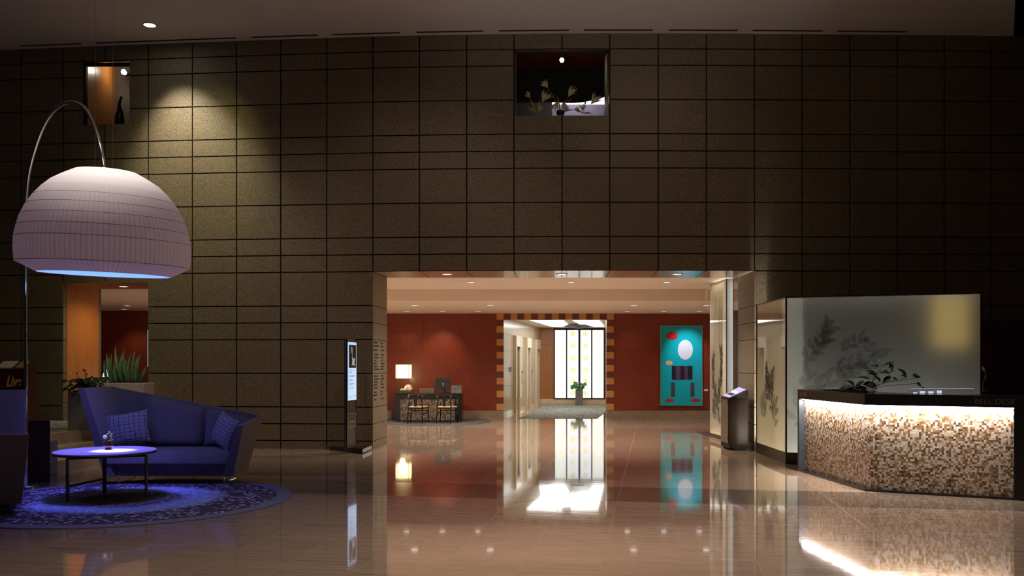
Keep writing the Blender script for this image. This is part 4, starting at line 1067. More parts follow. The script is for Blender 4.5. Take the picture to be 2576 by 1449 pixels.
# directory lettering on the left stone jamb
dr_ = thing('wall_directory', 'columns of black floor directory lettering on the left jamb of the opening', 'directory sign', (L0[0], 16.4, 1.2))
dj = Vector((L1[0]-L0[0], L1[1]-L0[1], 0)); jn = Vector((dj.y, -dj.x, 0)).normalized(); m = MB()
def jam(px):
    s_ = (px-HX)/F; t_ = (s_*L0[1]-L0[0])/(dj.x-s_*dj.y); return t_
for yy in [180, 245, 330, 420, 482, 540, 600, 658, 716, 852, 915, 972, 1030, 1092, 1180, 1235, 1325]:
    z = ZZ(840+yy/8.05, 16.3)
    for c0_, c1_, prob in ((938.6, 940.2, .35), (941, 941+random.uniform(5, 13.5), 1), (958, 958+random.uniform(3.5, 9), 1), (971.2, 972.4, .6)):
        if random.random() > prob: continue
        x = c0_
        while x < c1_:
            w_ = random.uniform(.5, .95); t0, t1 = jam(x), jam(min(x+w_*.8, 973))
            h_ = random.uniform(.020, .032); b_ = Vector((*L0, 0))
            p0, p1 = b_+dj*t0+Vector((0, 0, z-h_/2)), b_+dj*t1+Vector((0, 0, z-h_/2))
            k_ = random.random()
            m.plate([p0, p0+(p1-p0)*.35, p0+(p1-p0)*.35+Vector((0, 0, h_)), p0+Vector((0, 0, h_))], jn*.002)
            if k_ > .25: m.plate([p0, p1, p1+Vector((0, 0, h_*.3)), p0+Vector((0, 0, h_*.3))], jn*.002)
            if k_ < .8: zz_ = Vector((0, 0, h_*.6)); m.plate([p0+zz_, p1+zz_, p1+zz_*1.5, p0+zz_*1.5], jn*.002)
            x += w_
m.build('lettering', 'ink', dr_, world=True)

# ------------------------------------------------------------------ reception desk in the hall
Dd = 23.72
X0, X1 = XX(996, Dd), XX(1162, Dd); zt2 = ZZ(990, Dd)
dsk = thing('reception_desk', 'black reception desk with a brown mosaic front behind two dark chairs', 'desk', ((X0+X1)/2, Dd+.4, .013))
m = MB(); m.box((X0, Dd, .013), (X0+.11, Dd+.75, zt2-.04)); m.box((X1-.20, Dd, .013), (X1, Dd+.75, zt2-.04)); m.box((X0+.11, Dd+.0, zt2-.13), (X1-.2, Dd+.1, zt2-.04)); m.box((X0+.11, Dd+.03, .013), (X1-.2, Dd+.12, .05)); m.build('frame', 'black', dsk, world=True, bevel=.005)
MB().box((X0-.01, Dd-.01, zt2-.039), (X1+.01, Dd+.77, zt2)).build('top', 'black', dsk, world=True, bevel=.005)
def uvbox(name, mat_, parent, p0, p1, z0, z1, thick):
    p0, p1 = Vector((*p0, 0)), Vector((*p1, 0)); L = (p1-p0).length; nn = Vector((-(p1-p0).y, (p1-p0).x, 0)).normalized()
    m = MB().plate([p0+Vector((0, 0, z0)), p1+Vector((0, 0, z0)), p1+Vector((0, 0, z1)), p0+Vector((0, 0, z1))], nn*thick)
    o = m.build(name, mat_, parent, world=True)
    uv = o.data.uv_layers.new(name='UVMap'); off = p0 - (wmat(parent).translation if parent else Vector())
    d = (p1-p0).normalized()
    for poly in o.data.polygons:
        for li in poly.loop_indices:
            v_ = o.data.vertices[o.data.loops[li].vertex_index].co+(wmat(parent).translation if parent else Vector())
            uv.data[li].uv = ((v_-p0).dot(d)+5, v_.z)
    return o
uvbox('mosaic_front', 'mosaic2', dsk, (X0+.11, Dd+.035), (X1-.2, Dd+.035), .05, zt2-.13, .05)
rt = thing('return_unit', 'dark red side cabinet at the left end of the reception desk', 'cabinet', (XX(990, 24.3), 24.6, .013))
MB().box((XX(984.5, 24.45), 24.52, .013), (XX(984.5, 24.45)+.7, 24.94, zt2-.02)).build('body', 'dark_wood', rt, world=True, bevel=.004)
sg = thing('desk_sign', 'black block sign reading GUEST RELATIONS in gold on the reception desk', 'sign', (XX(1018, Dd), Dd+.06, zt2))
MB().box((XX(997, Dd), Dd+.02, zt2), (XX(1040, Dd), Dd+.12, zt2+.085)).build('block', 'black', sg, world=True, bevel=.004)
text('GUEST RELATIONS', 'lettering', 'gold', sg, (XX(1005, Dd), Dd+.018, zt2+.028), (1, 0, 0), (0, 0, 1), .040, .001)
MB().lathe([(.0005, 0), (.014, 0), (.014, .003), (.0005, .003)], (0, 0, 0), 16, cap=False).build('emblem', 'gold', sg).matrix_basis = wmat(sg).inverted()@Matrix.Translation((XX(1002.5, Dd), Dd+.018, zt2+.042))@Matrix.Rotation(PI/2, 4, 'X')
lm = thing('desk_lamp', 'glowing square shaded table lamp on slim metal posts on the reception desk', 'table lamp', (XX(1016, Dd+.4), Dd+.4, zt2))
ld = Dd+.4; lx0, lx1 = XX(997, ld), XX(1034, ld); lz0, lz1 = ZZ(951.5, ld), ZZ(917.5, ld)
m = MB()
for x, y in ((lx0+.04, ld-.15), (lx1-.04, ld-.19), (lx0+.04, ld+.15), (lx1-.02, ld+.15)): m.box((x-.006, y-.006, zt2), (x+.006, y+.006, lz1+.02))
m.box((lx0+.03, ld-.19, lz1+.012), (lx1-.03, ld-.178, lz1+.022)); m.box((lx0+.03, ld+.145, lz1+.012), (lx1-.01, ld+.157, lz1+.022)); m.box((lx0+.03, ld-.16, zt2), (lx1-.03, ld+.16, zt2+.012))
m.build('post_frame', 'bronze', lm, world=True)
m = MB(); m.prism([(lx0, ld-.14), (lx1, ld-.14), (lx1, ld+.14), (lx0, ld+.14)], lz0, lz1); m.build('lamp_shade', 'e_shade', lm, world=True, bevel=.01)
light('desk_lamp_light', 'POINT', ((lx0+lx1)/2, ld-.25, lz0-.05), 5, (1, .75, .4), size=.08)
fp = thing('succulent_pot', 'cream and green succulents in a low pot beside the glowing desk lamp', 'potted plant', (XX(1022, Dd+.16), Dd+.14, zt2))
MB().lathe([(.0005, 0), (.06, 0), (.075, .05), (.06, .055), (.0005, .05)], (0, 0, 0), 24, cap=False).build('pot', 'black', fp, smooth=True)
m = MB()
for k in range(12):
    a = PI*(.15+.7*k/11); m.leaf((.03, 0, .05), (.03+math.cos(a)*.14+.03, random.uniform(-.05, .03), .05+math.sin(a)*.21), .045, (0, -1, .1))
m.build('cream_leaves', 'pink_petal', fp, solid=.006)
m = MB()
for k in range(14):
    a = 2*PI*k/14; m.leaf((-.09, -.02, .06), (-.09+math.cos(a)*.08, -.03, .09+math.sin(a)*.06), .035, (0, -1, .2))
m.build('green_leaves', 'bud', fp, solid=.006)
mn = thing('computer_monitor', 'black monitor seen from behind on the reception desk', 'monitor', (XX(1118, Dd+.3), Dd+.3, zt2))
md_ = Dd+.3
m = MB().plate([P(1092.5, 982, md_), P(1131, 982, md_), P(1135, 952, md_+.08), P(1096, 952, md_+.08)], (0, .03, 0)); m.build('screen_back', 'black_matte', mn, world=True, bevel=.004)
m = MB().plate([P(1113, 973, md_-.02), P(1117, 973, md_-.02), P(1124, 990, md_-.02), P(1119, 990, md_-.02)], (0, .03, 0)); m.build('stand_arm', 'black', mn, world=True)
cb_ = P(1117, 990, md_); MB().box((cb_.x-.17, md_-.1, zt2), (cb_.x+.15, md_+.12, zt2+.012)).build('stand_foot', 'black', mn, world=True)
m = MB()
for a, b, r in ((1114.5, 965.5, .028), (1115, 971, .020)):
    c0 = P(a, b, md_+.01); n_ = 16; m.plate([c0+Vector((r*math.cos(2*PI*i/n_), 0, r*math.sin(2*PI*i/n_))) for i in range(n_)], (0, -.004, 0))
m.build('emblem', 'steel', mn, world=True)
ch = thing('office_chair', 'taupe low backed office chair behind the reception desk', 'chair', (XX(1073, 24.55), 24.55, .013))
m = MB().box((XX(1054, 24.88), 24.88, ZZ(1010, 24.88)), (XX(1093, 24.88), 24.945, ZZ(977, 24.88))); m.build('backrest', 'taupe', ch, world=True, bevel=.02)
m = MB().box((XX(1056, 24.5), 24.55, .45), (XX(1091, 24.5), 24.87, .53)); m.build('seat', 'taupe', ch, world=True, bevel=.03)
m = MB(); m.tube([(XX(1073, 24.5), 24.7, .06), (XX(1073, 24.5), 24.7, .46)], .03, 12)
for k in range(5): a = 2*PI*k/5; m.tube([(XX(1073, 24.5), 24.7, .09), (XX(1073, 24.5)+.22*math.cos(a), 24.7+.2*math.sin(a), .03)], .018, 8)
m.build('pedestal', 'steel', ch, world=True)
gf = thing('file_box', 'grey marbled file holder on the right end of the reception desk', 'file holder', (XX(1148, Dd+.2), Dd+.2, zt2))
MB().box((XX(1135, Dd+.1), Dd+.1, zt2), (XX(1161, Dd+.1), Dd+.3, ZZ(970, Dd+.1))).build('body', simple('grey_marbled', (.14, .14, .14), .4, var=.4, vscale=9), gf, world=True, bevel=.004)
MB().box((XX(1136, Dd+.1), Dd+.094, ZZ(979, Dd+.1)), (XX(1160, Dd+.1), Dd+.0995, ZZ(978.2, Dd+.1))).build('label_strip', 'steel', gf, world=True)

def wishbone_chair(label, loc, rz, group):
    t = thing('wishbone_chair', label, 'chair', loc, rz, group)
    # local frame: front of the chair towards +y (the desk), back rail towards the camera
    for x, y, lx, ly, h in ((-.235, .21, -.22, .20, .63), (.235, .21, .22, .20, .63)):
        MB().tube([(x*1.04, y, .0), (x, y, .43), (x*1.02, y-.02, h)], [.013, .018, .012], 10).build('leg', 'black', t, smooth=True)
    for sx in (-1, 1):
        MB().tube([(sx*.20, -.24, 0), (sx*.19, -.20, .43), (sx*.17, -.18, .6), (sx*.19, -.2, .74)], [.013, .018, .016, .013], 10).build('leg', 'black', t, smooth=True)
    pth = []
    for k in range(25):
        a = PI*(1.08)*(k/24)-.12; pth.append((.27*math.cos(PI+a)*1.0, -.21*math.sin(a)*1.0+.04+.0, .70+.045*math.sin(a)))
    pth = [(-.25, .22, .665)]+pth+[(.25, .22, .665)]
    MB().tube(pth, .014, 10).build('arm_rail', 'black', t, smooth=True)
    MB().plate([(-.035, -.19, .44), (.035, -.19, .44), (.055, -.185, .735), (-.055, -.185, .735)], (0, .012, 0)).build('back_splat', 'black', t, bevel=.004)
    MB().prism([(-.24, .22), (.24, .22), (.20, -.20), (-.20, -.20)], .415, .445).build('seat', 'tan_cord', t, bevel=.012)
    m = MB(); m.tube([(-.24, .21, .40), (.24, .21, .40)], .013, 8); m.tube([(-.19, -.20, .40), (.19, -.20, .40)], .018, 8); m.tube([(-.235, .21, .40), (-.19, -.20, .40)], .013, 8); m.tube([(.235, .21, .40), (.19, -.20, .40)], .013, 8)
    m.build('seat_rail', 'black', t)
    m = MB(); m.tube([(-.24, .21, .27), (-.19, -.21, .23)], .010, 8); m.tube([(.24, .21, .27), (.19, -.21, .23)], .010, 8); m.tube([(-.24, .21, .32), (.24, .21, .32)], .010, 8); m.tube([(-.19, -.21, .28), (.19, -.21, .28)], .010, 8)
    m.build('stretcher', 'black', t)
    return t
cy = 23.15
wishbone_chair('dark wishbone armchair with a woven tan seat, left of the pair at the reception desk', (XX(1053, cy)-.03, cy, .013), math.radians(-10), 'wishbone chairs')
wishbone_chair('dark wishbone armchair with a woven tan seat, right of the pair at the reception desk', (XX(1125, cy)-.02, cy, .013), math.radians(-14), 'wishbone chairs')

# ------------------------------------------------------------------ painting: plain abstract stand-in in the same colours
pt = thing('wall_painting', 'large turquoise canvas with abstract white, black and red shapes on the red wall', 'painting', P(1714, 1020, 24.95))
pd = 24.93
def ppoly(pts_, off, mat_, name):
    return MB().plate([P(a, b, pd-off) for a, b in pts_], (0, -.003, 0)).build(name, mat_, pt, world=True)
MB().plate([P(1661, 1020, pd), P(1767, 1020, pd), P(1767, 820, pd), P(1661, 820, pd)], (0, .05, 0)).build('canvas', simple('turquoise_paint', (.0, .42, .50), .25, coat=.5, var=0), pt, world=True)
fm = MB()
for a, b, c_, d_ in ((1660, 1662, 819, 1021), (1766, 1768, 819, 1021), (1662, 1766, 819, 820.5), (1662, 1766, 1019.5, 1021)): fm.box((XX(a, pd), pd-.008, ZZ(d_, pd)), (XX(b, pd), pd+.05, ZZ(c_, pd)))
fm.build('frame', 'steel', pt, world=True)
def ell(cx, cy_, rx, ry, n=24): return [(cx+rx*math.cos(2*PI*i/n), cy_+ry*math.sin(2*PI*i/n)) for i in range(n)]
PC = {k: simple('paint_'+k, v, .4, var=0) for k, v in dict(white=(.62, .72, .80), black=(.012, .010, .02), red=(.50, .012, .015), grey=(.06, .055, .06), skin=(.62, .42, .22), plum=(.07, .04, .11)).items()}
ppoly(ell(1690, 845, 15, 10), .004, PC['red'], 'red_disc')
ppoly(ell(1724, 880, 19, 25), .004, PC['white'], 'white_oval')
ppoly([(1690, 920), (1742, 920), (1742, 955), (1690, 955)], .004, PC['black'], 'black_block')
ppoly([(1700, 920), (1712, 920), (1712, 955), (1700, 955)], .008, PC['plum'], 'plum_stripe')
ppoly([(1722, 920), (1730, 920), (1730, 955), (1722, 955)], .008, PC['plum'], 'plum_stripe')
ppoly([(1688, 962), (1698, 962), (1698, 998), (1688, 998)], .004, PC['grey'], 'grey_bar')
ppoly([(1737, 962), (1747, 962), (1747, 998), (1737, 998)], .004, PC['grey'], 'grey_bar')
ppoly(ell(1684, 1007, 12, 4), .004, PC['red'], 'red_oval')
ppoly(ell(1749, 1007, 12, 4), .004, PC['red'], 'red_oval')
ppoly(ell(1683, 913, 9, 6), .004, PC['skin'], 'tan_oval')
lb = tag(MB().box((XX(1770.5, 25), 24.985, ZZ(984, 25)), (XX(1781, 25), 25.0, ZZ(979.3, 25))).build('caption_plate', 'white'), 'small white caption plate to the right of the turquoise painting', 'label plate')

# tall grey cabinet and dark mat beyond the glass pier
gc = thing('grey_panel', 'tall grey panelled unit just visible beside the right stone jamb', 'cabinet', (XX(1870, 19.2), 19.3, 0))
m = MB()
for a, b in ((0, .8), (.81, 1.45), (1.46, 2.1), (2.11, ZZ(781, 19.2))): m.box((XX(1839.5, 19.2), 19.2, a), (XX(1839.5, 19.2)+1.0, 19.6, b))
m.build('body', simple('grey_laminate', (.20, .17, .13), .45), gc, world=True, bevel=.004)
mt = thing('dark_floor_mat', 'dark brown floor mat corner beside the lit glass pier', 'mat', (5.0, 19.4, 0))
MB().prism([(4.24, 20.2), (4.24, 18.75), (5.9, 18.5), (5.9, 20.2)], .001, .012).build('pile', simple('brown_pile', (.06, .03, .025), .9), mt, world=True)
lmt = thing('lobby_mat', 'grey woven mat on the lift lobby floor', 'mat', (1.8, 29, 0))
q = [G(1305, 1052.5), G(1501.5, 1052.5), G(1545, 1020.5), G(1374.5, 1020.5)]
MB().prism([(p.x, p.y) for p in q], .001, .012).build('pile', 'mat', lmt, world=True)
ts = thing('tactile_strip', 'yellow tactile floor strip in front of the lift doors', 'floor strip', G(1390, 1018))
m = MB()
for k in range(6): x = lerp(XX(1380, 33.9), XX(1399, 33.9), k/6); m.box((x, 33.75, 0.001), (x+.04, 34.05, .006))
m.build('bars', 'yellow', ts, world=True)
# lobby planter
lpn = box_planter('potted_lobby_plant', 'green leafy plant in a square grey stone pot before the bright window', XX(1457, 33.75), 33.75, .0, .27, .27, ZZ(979.6, 33.7), 'concrete', cat='potted plant')
hp = ZZ(979.6, 33.7); m = MB(); ms2 = MB()
for k in range(48):
    a = random.uniform(0, 2*PI); r = random.uniform(.04, .2); tip = Vector((math.cos(a)*r*1.3, math.sin(a)*r, hp+random.uniform(.02, .24)))
    ms2.tube([(0, 0, hp), tip], .004, 5); m.leaf(tip, tip+Vector((math.cos(a)*.13, math.sin(a)*.10, random.uniform(-.06, .04))), .13, (0, -.9, .7))
m.build('foliage', simple('bright_leaf', (.07, .26, .05), .4), lpn, solid=.002); ms2.build('stem', 'leaf', lpn)
for (u_, s_, z_, hh, lab) in ((27.75, '1B', 1.33, .17, 'dark characters 1B on the near wood panel of the lift lobby wall'),):
    t = thing('level_sign', lab, 'sign', lmap(u_, z_))
    text(s_, 'lettering', 'ink', t, lmap(u_-.1, z_)+Vector((.02, 0, 0)), (lmap(1, 0)-lmap(0, 0)), (0, 0, 1), hh*1.3, .002, sx=2.2)
for (u_, z_, lab) in ((30.25, 1.30, 'dark lift number mark between the first and second portals'), (32.4, 1.30, 'dark lift number mark between the second and third portals')):
    t = thing('lift_sign', lab, 'sign', lmap(u_, z_)); b_ = lmap(u_, z_)+Vector((.015, 0, 0)); e_ = (lmap(1, 0)-lmap(0, 0)).normalized()
    m = MB()
    for k in range(14):
        a0, a1 = 2*PI*k/14*.8, 2*PI*(k+1)/14*.8; r = .05
        m.tube([b_+e_*(r*2*math.cos(a0))+Vector((0, 0, r*math.sin(a0))), b_+e_*(r*2*math.cos(a1))+Vector((0, 0, r*math.sin(a1)))], .007, 5)
    m.build('ring_mark', 'ink', t, world=True)
    t = thing('call_panel', 'narrow lift call panel under the number mark %s' % ('beside the first portal' if u_ < 31 else 'beside the second portal'), 'lift call panel', lmap(u_, .85))
    m = MB(); p0, p1 = lmap(u_-.06, .9), lmap(u_+.06, .9); m.plate([p0, p1, p1+Vector((0, 0, .30)), p0+Vector((0, 0, .30))], (.012, 0, 0)); m.build('plate', 'steel', t, world=True)

# ------------------------------------------------------------------ touch screen podium by the right jamb
pa, pb, pc_, = Vector((XX(1834.5, 15.86), 15.86, 0)), Vector((XX(1813.5, 16.42), 16.42, 0)), Vector((XX(1882, 15.92), 15.92, 0))
pdm = thing('touch_podium', 'dark ribbed podium with a slanted violet touch screen by the right jamb', 'information kiosk', (pa+pc_)/2)
pe = pb+(pc_-pa)
hf, hb = ZZ(998, 15.88), ZZ(982, 16.4)
m = MB(); up = lambda p, z: Vector((p.x, p.y, z))
m.hexa([up(pa, .03), up(pc_, .03), up(pe, .03), up(pb, .03), up(pa, hf-.02), up(pc_, hf-.02), up(pe, hf-.02), up(pb, hf-.02)]); m.build('cabinet_body', 'brown_black', pdm, world=True, bevel=.006)
m = MB(); m.hexa([up(pa, hf-.02), up(pc_, hf-.02), up(pe, hf-.02), up(pb, hf-.02), up(pa, hf+.0), up(pc_, hf+.1), up(pe, hb+.14), up(pb, hf+.06)])
m = MB(); q0, q1, q2, q3 = up(pb, hf-.01), up(pa, hf-.03), up(pc_, hf+.125), up(pe, hf+.17)
m.add([q0, q1, q2, q3, up(pb, hf-.03), up(pa, hf-.05), up(pc_, hf-.02), up(pe, hf-.02)], [(0, 1, 2, 3), (1, 5, 6, 2), (0, 4, 5, 1), (3, 2, 6, 7), (0, 3, 7, 4), (4, 5, 6, 7)]); hd = m.build('slanted_head', 'black', pdm, world=True)
def sl(a, b): return q0.lerp(q1, a).lerp(q3.lerp(q2, a), b)+Vector((0, 0, .004))
m = MB(); m.plate([sl(.1, .06), sl(.9, .06), sl(.9, .94), sl(.1, .94)], (0, 0, .003)); s1 = m.build('screen', 'e_violet', hd, world=True)
MB().plate([sl(.2, .45), sl(.8, .45), sl(.8, .62), sl(.2, .62)], (0, 0, .006)).build('screen_window', emis('screen_pale', (.55, .6, .8), .8), hd, world=True)
MB().plate([sl(.2, .22), sl(.8, .22), sl(.8, .40), sl(.2, .40)], (0, 0, .006)).build('screen_window', 'ink', hd, world=True)
m = MB(); ax = (pc_-pa).normalized(); nx_ = Vector((ax.y, -ax.x, 0)); Lp = (pc_-pa).length
for k in range(20):
    p = pa+ax*(.015+k*(Lp-.03)/20); m.plate([up(p, .1), up(p+ax*.008, .1), up(p+ax*.008, hf-.05), up(p, hf-.05)], nx_*.006)
m.build('ribbed_panel', 'dark_wood', pdm, world=True)
ax2 = (pb-pa).normalized(); nx2 = Vector((-ax2.y, ax2.x, 0)); Lq = (pb-pa).length
if nx2.x > 0: nx2 = -nx2
m = MB(); m.plate([up(pa+ax2*.04, .12), up(pa+ax2*(Lq-.04), .12), up(pa+ax2*(Lq-.04), hf-.06), up(pa+ax2*.04, hf-.06)], nx2*.012)
dr = m.build('side_door', simple('bronze_laminate', (.12, .09, .065), .3, coat=.3), pdm, world=True)
MB().plate([up(pa+ax2*(Lq-.10), hf-.10), up(pa+ax2*(Lq-.06), hf-.10), up(pa+ax2*(Lq-.06), hf-.08), up(pa+ax2*(Lq-.12), hf-.08)], nx2*.02).build('handle', 'ink', dr, world=True)
m = MB()
for z_ in (.18, .84):
  m = MB(); m.plate([up(pa+ax2*.03, z_), up(pa+ax2*.05, z_), up(pa+ax2*.05, z_+.08), up(pa+ax2*.03, z_+.08)], nx2*.02)
  m.build('hinge', 'bronze', dr, world=True)
MB().hexa([up(pa+ax*.1-nx_*.02, 0.001), up(pc_-ax*.03-nx_*.02, 0.001), up(pe, 0.001), up(pb+ax*.05, 0.001), up(pa+ax*.1-nx_*.02, .03), up(pc_-ax*.03-nx_*.02, .03), up(pe, .03), up(pb+ax*.05, .03)]).build('plinth', 'black_matte', pdm, world=True)
cbv = thing('power_cable', 'thin black power cable from the podium along the stone jamb', 'cable', G(1890, 1132))
MB().tube(smooth_path([G(1883, 1131, .02)+Vector((0, -.02, 0)), G(1890, 1134, .012), G(1896, 1131, .012), Vector((XX(1899, 15.7), 15.7, .05)), Vector((XX(1900, 15.72), 15.72, .25))], 5), .006, 8).build('cord', 'ink', cbv, world=True)

# ------------------------------------------------------------------ lit glass screens
def leafprint(mb, O, ex, ez, u_, v_, L, ang, wd, nrm, off):
    c_, s_ = math.cos(ang), math.sin(ang); vs = []
    n_ = 7
    for i in range(n_+1):
        t_ = i/n_; w_ = wd*math.sin(PI*t_**.8)*.5 if 0 < t_ < 1 else 0
        for sg_ in (-1, 1):
            a = t_*L; b = w_*sg_+.10*L*math.sin(PI*t_)
            vs.append(O+ex*(u_+a*c_-b*s_)+ez*(v_+a*s_+b*c_)+nrm*off)
    mb.add(vs, [(2*i, 2*i+1, 2*i+3, 2*i+2) for i in range(n_)])
def sprig(mb, O, ex, ez, u_, v_, ang, L, nl, ll, nrm, off, wr=.42, stems=None):
    c_, s_ = math.cos(ang), math.sin(ang)
    if stems is not None:
        a = O+ex*u_+ez*v_+nrm*off; b = a+ex*(L*c_)+ez*(L*s_); sd = (ex*(-s_)+ez*c_)*.0022
        stems.add([a-sd, a+sd, b+sd*.5, b-sd*.5], [(0, 1, 2, 3)])
    for k in range(nl):
        t_ = (k+1)/nl; sg_ = 1 if k % 2 else -1
        aa = ang+sg_*random.uniform(.4, 1.1)*(1.15-.5*t_)
        leafprint(mb, O, ex, ez, u_+c_*L*t_, v_+s_*L*t_, ll*random.uniform(.7, 1.15), aa, ll*wr*random.uniform(.8, 1.1), nrm, off)
zp, ztop = .18, 2.6
A_, B_, C_ = Vector((4.335, 15.50, 0)), Vector((4.29, 13.69, 0)), Vector((6.90, 12.86, 0))
Dq = Vector((6.98, 13.12, 0))
gs = thing('glass_screen', 'large frosted glass screen with printed leaves, lit from its bronze plinth', 'glass partition', ((B_+C_)/2))
def zv(p, z): return Vector((p.x, p.y, z))
n1 = Vector((1, .02, 0)).normalized()      # behind the left face
e2 = (C_-B_).normalized(); n2 = Vector((-e2.y, e2.x, 0))   # behind the front face
# plinth
pf = [(A_.x-.02, A_.y), (B_.x-.02, B_.y-.03), (C_.x, C_.y-.03), (C_.x+.07, C_.y+.22), (B_.x+.26, B_.y+.20), (A_.x+.26, A_.y)]
MB().prism(pf, 0.0, .055).build('plinth', 'bronze', gs, world=True)
m = MB(); m.plate([zv(A_, .055)-n1*.02, zv(B_, .055)-n1*.02-Vector((0, .03, 0)), zv(B_, zp)-n1*.02-Vector((0, .03, 0)), zv(A_, zp)-n1*.02], n1*.018)
m.plate([zv(B_, .055)-n2*.03, zv(C_, .055)-n2*.03, zv(C_, zp)-n2*.03, zv(B_, zp)-n2*.03], n2*.02)
m.build('kick_panel', 'bronze', gs, world=True)
m = MB(); m.plate([zv(A_, zp-.02), zv(B_, zp-.02), zv(B_, ztop), zv(A_, ztop)], n1*.012); g1 = m.build('side_glass', 'frost_warm', gs, world=True)
m = MB(); m.plate([zv(B_, zp-.02), zv(C_, zp-.02), zv(C_, ztop), zv(B_, ztop)], n2*.012); g2 = m.build('front_glass', 'frost', gs, world=True)
m = MB(); m.plate([zv(A_, .055)+n1*.22, zv(B_, .055)+n1*.22+Vector((0, .1, 0)), zv(B_, ztop)+n1*.22+Vector((0, .1, 0)), zv(A_, ztop)+n1*.22], n1*.02)
m.build('back_panel', simple('warm_white_panel', (.55, .50, .40), .6, var=0), gs, world=True)
m = MB(); Bk = B_+n2*.24+e2*.22; m.plate([zv(Bk, .055), zv(C_+n2*.24, .055), zv(C_+n2*.24, ztop), zv(Bk, ztop)], n2*.02)
m.build('back_panel', simple('white_panel', (.36, .36, .37), .6, var=0), gs, world=True)
m = MB()
m.plate([zv(A_, ztop), zv(B_, ztop), zv(B_, ztop+.016), zv(A_, ztop+.016)], n1*.018); m.plate([zv(B_, ztop), zv(C_, ztop), zv(C_, ztop+.016), zv(B_, ztop+.016)], n2*.02)
m.box((B_.x-.012, B_.y-.012, zp-.02), (B_.x+.012, B_.y+.012, ztop+.016)); m.box((C_.x-.012, C_.y-.012, zp-.02), (C_.x+.016, C_.y+.012, ztop+.016)); m.box((A_.x-.012, A_.y-.03, zp-.1), (A_.x+.012, A_.y, ztop+.016))
m.plate([zv(C_, .055), zv(C_+n2*.26, .055), zv(C_+n2*.26, ztop), zv(C_, ztop)], e2*.012)
m.build('edge_frame', 'bronze', gs, world=True)
m = MB(); m.plate([zv(A_, ztop-.01), zv(B_, ztop-.01), zv(Bk, ztop-.01), zv(A_+n1*.24, ztop-.01)], (0, 0, .008)); m.plate([zv(B_, ztop-.01), zv(C_, ztop-.01), zv(C_+n2*.26, ztop-.01), zv(Bk, ztop-.01)], (0, 0, .008)); m.build('light_block_cap', 'white_panel' if 'white_panel' in M else 'white', gs, world=True)  # unseen cap added to keep the strip light off the ceiling
def ledstrip(name, a, b, inw, parent, e, col, w_=.05):
    a, b = a+inw, b+inw
    m = MB().plate([zv(a, .075)-inw.normalized()*w_/2, zv(b, .075)-inw.normalized()*w_/2, zv(b, .075)+inw.normalized()*w_/2, zv(a, .075)+inw.normalized()*w_/2], (0, 0, -.015))
    m.build('led_strip', 'e_led', parent, world=True)
    mid = (a+b)/2; d = (b-a); l = light(name, 'AREA', zv(mid, .085), e, col, size=d.length, size_y=w_)
    l.rotation_euler = (PI, 0, 0); l.matrix_basis = Matrix.Translation(zv(mid, .085))@Matrix.Rotation(math.atan2(d.y, d.x), 4, 'Z')@Matrix.Rotation(PI, 4, 'X')
    return l
ledstrip('screen_led', A_-Vector((0, .1, 0)), B_+Vector((0, .15, 0)), n1*.06, gs, 150, (1, .95, .82))
ledstrip('screen_led', B_+e2*.05, C_-e2*.05, n2*.065, gs, 165, (1, .96, .90))
# warm lit picture box behind the right end of the front glass
m = MB(); wa, wb_ = C_-e2*.66+n2*.12, C_-e2*.16+n2*.12
m.plate([zv(wa, 1.80), zv(wb_, 1.80), zv(wb_, 2.55), zv(wa, 2.55)], n2*.03); m.build('warm_lightbox', 'e_yellow', gs, world=True)
# printed leaves
O1 = zv(A_, 0); ex1 = (B_-A_).normalized(); ez = Vector((0, 0, 1)); L1_ = (B_-A_).length
for cl, mat_, cnt in ((0, 'print_mid', 6), (1, 'print_dark', 4)):
    m = MB(); stm = MB()
    for k in range(cnt):
        u_ = L1_*random.uniform(.12, .85); v_ = .25+random.uniform(0, .75)
        sprig(m, O1, ex1, ez, u_, v_, PI/2+random.uniform(-.9, .9), random.uniform(.25, .5), 5, .26, -n1, .004+cl*.003, .45, stm)
    for k in range(3):
        sprig(m, O1, ex1, ez, L1_*random.uniform(.35, .6), 1.0+k*.08, PI/2+random.uniform(-.3, .3), .35, 9, .15, -n1, .005+cl*.003, .35, stm)
    m.build('leaf_print', mat_, g1, world=True); stm.build('stem_print', 'print_mid', g1, world=True)
O2 = zv(B_, 0)
m = MB(); stm = MB()
for (u_, v_, ang, L, nl, ll) in ((.15, .9, 1.2, .5, 6, .22), (.3, 1.1, .5, .6, 7, .25), (.75, 1.15, .9, .5, 6, .26), (.2, 1.55, .7, .5, 7, .20), (.5, 1.75, 1.4, .35, 7, .18), (.65, 1.4, .3, .5, 6, .24), (1.1, 1.3, 1.0, .4, 5, .24), (1.25, 1.65, 1.6, .2, 4, .16), (.1, .5, 1.3, .4, 4, .2)):
    sprig(m, O2, e2, ez, u_, v_, ang, L, nl, ll, -n2, .004, .5, stm)
m.build('leaf_print', 'print_pale', g2, world=True)
m = MB()
for (u_, v_, ang, L, nl, ll) in ((.35, 1.7, .9, .45, 9, .20), (.55, 1.85, 1.3, .35, 8, .18), (.75, 1.75, .5, .4, 9, .18), (.6, 1.45, .3, .4, 5, .22), (.3, 1.05, .2, .3, 3, .22)):
    sprig(m, O2, e2, ez, u_, v_, ang, L, nl, ll, -n2, .008, .42, stm)
m.build('leaf_print', 'print_mid', g2, world=True); stm.build('stem_print', 'print_mid', g2, world=True)

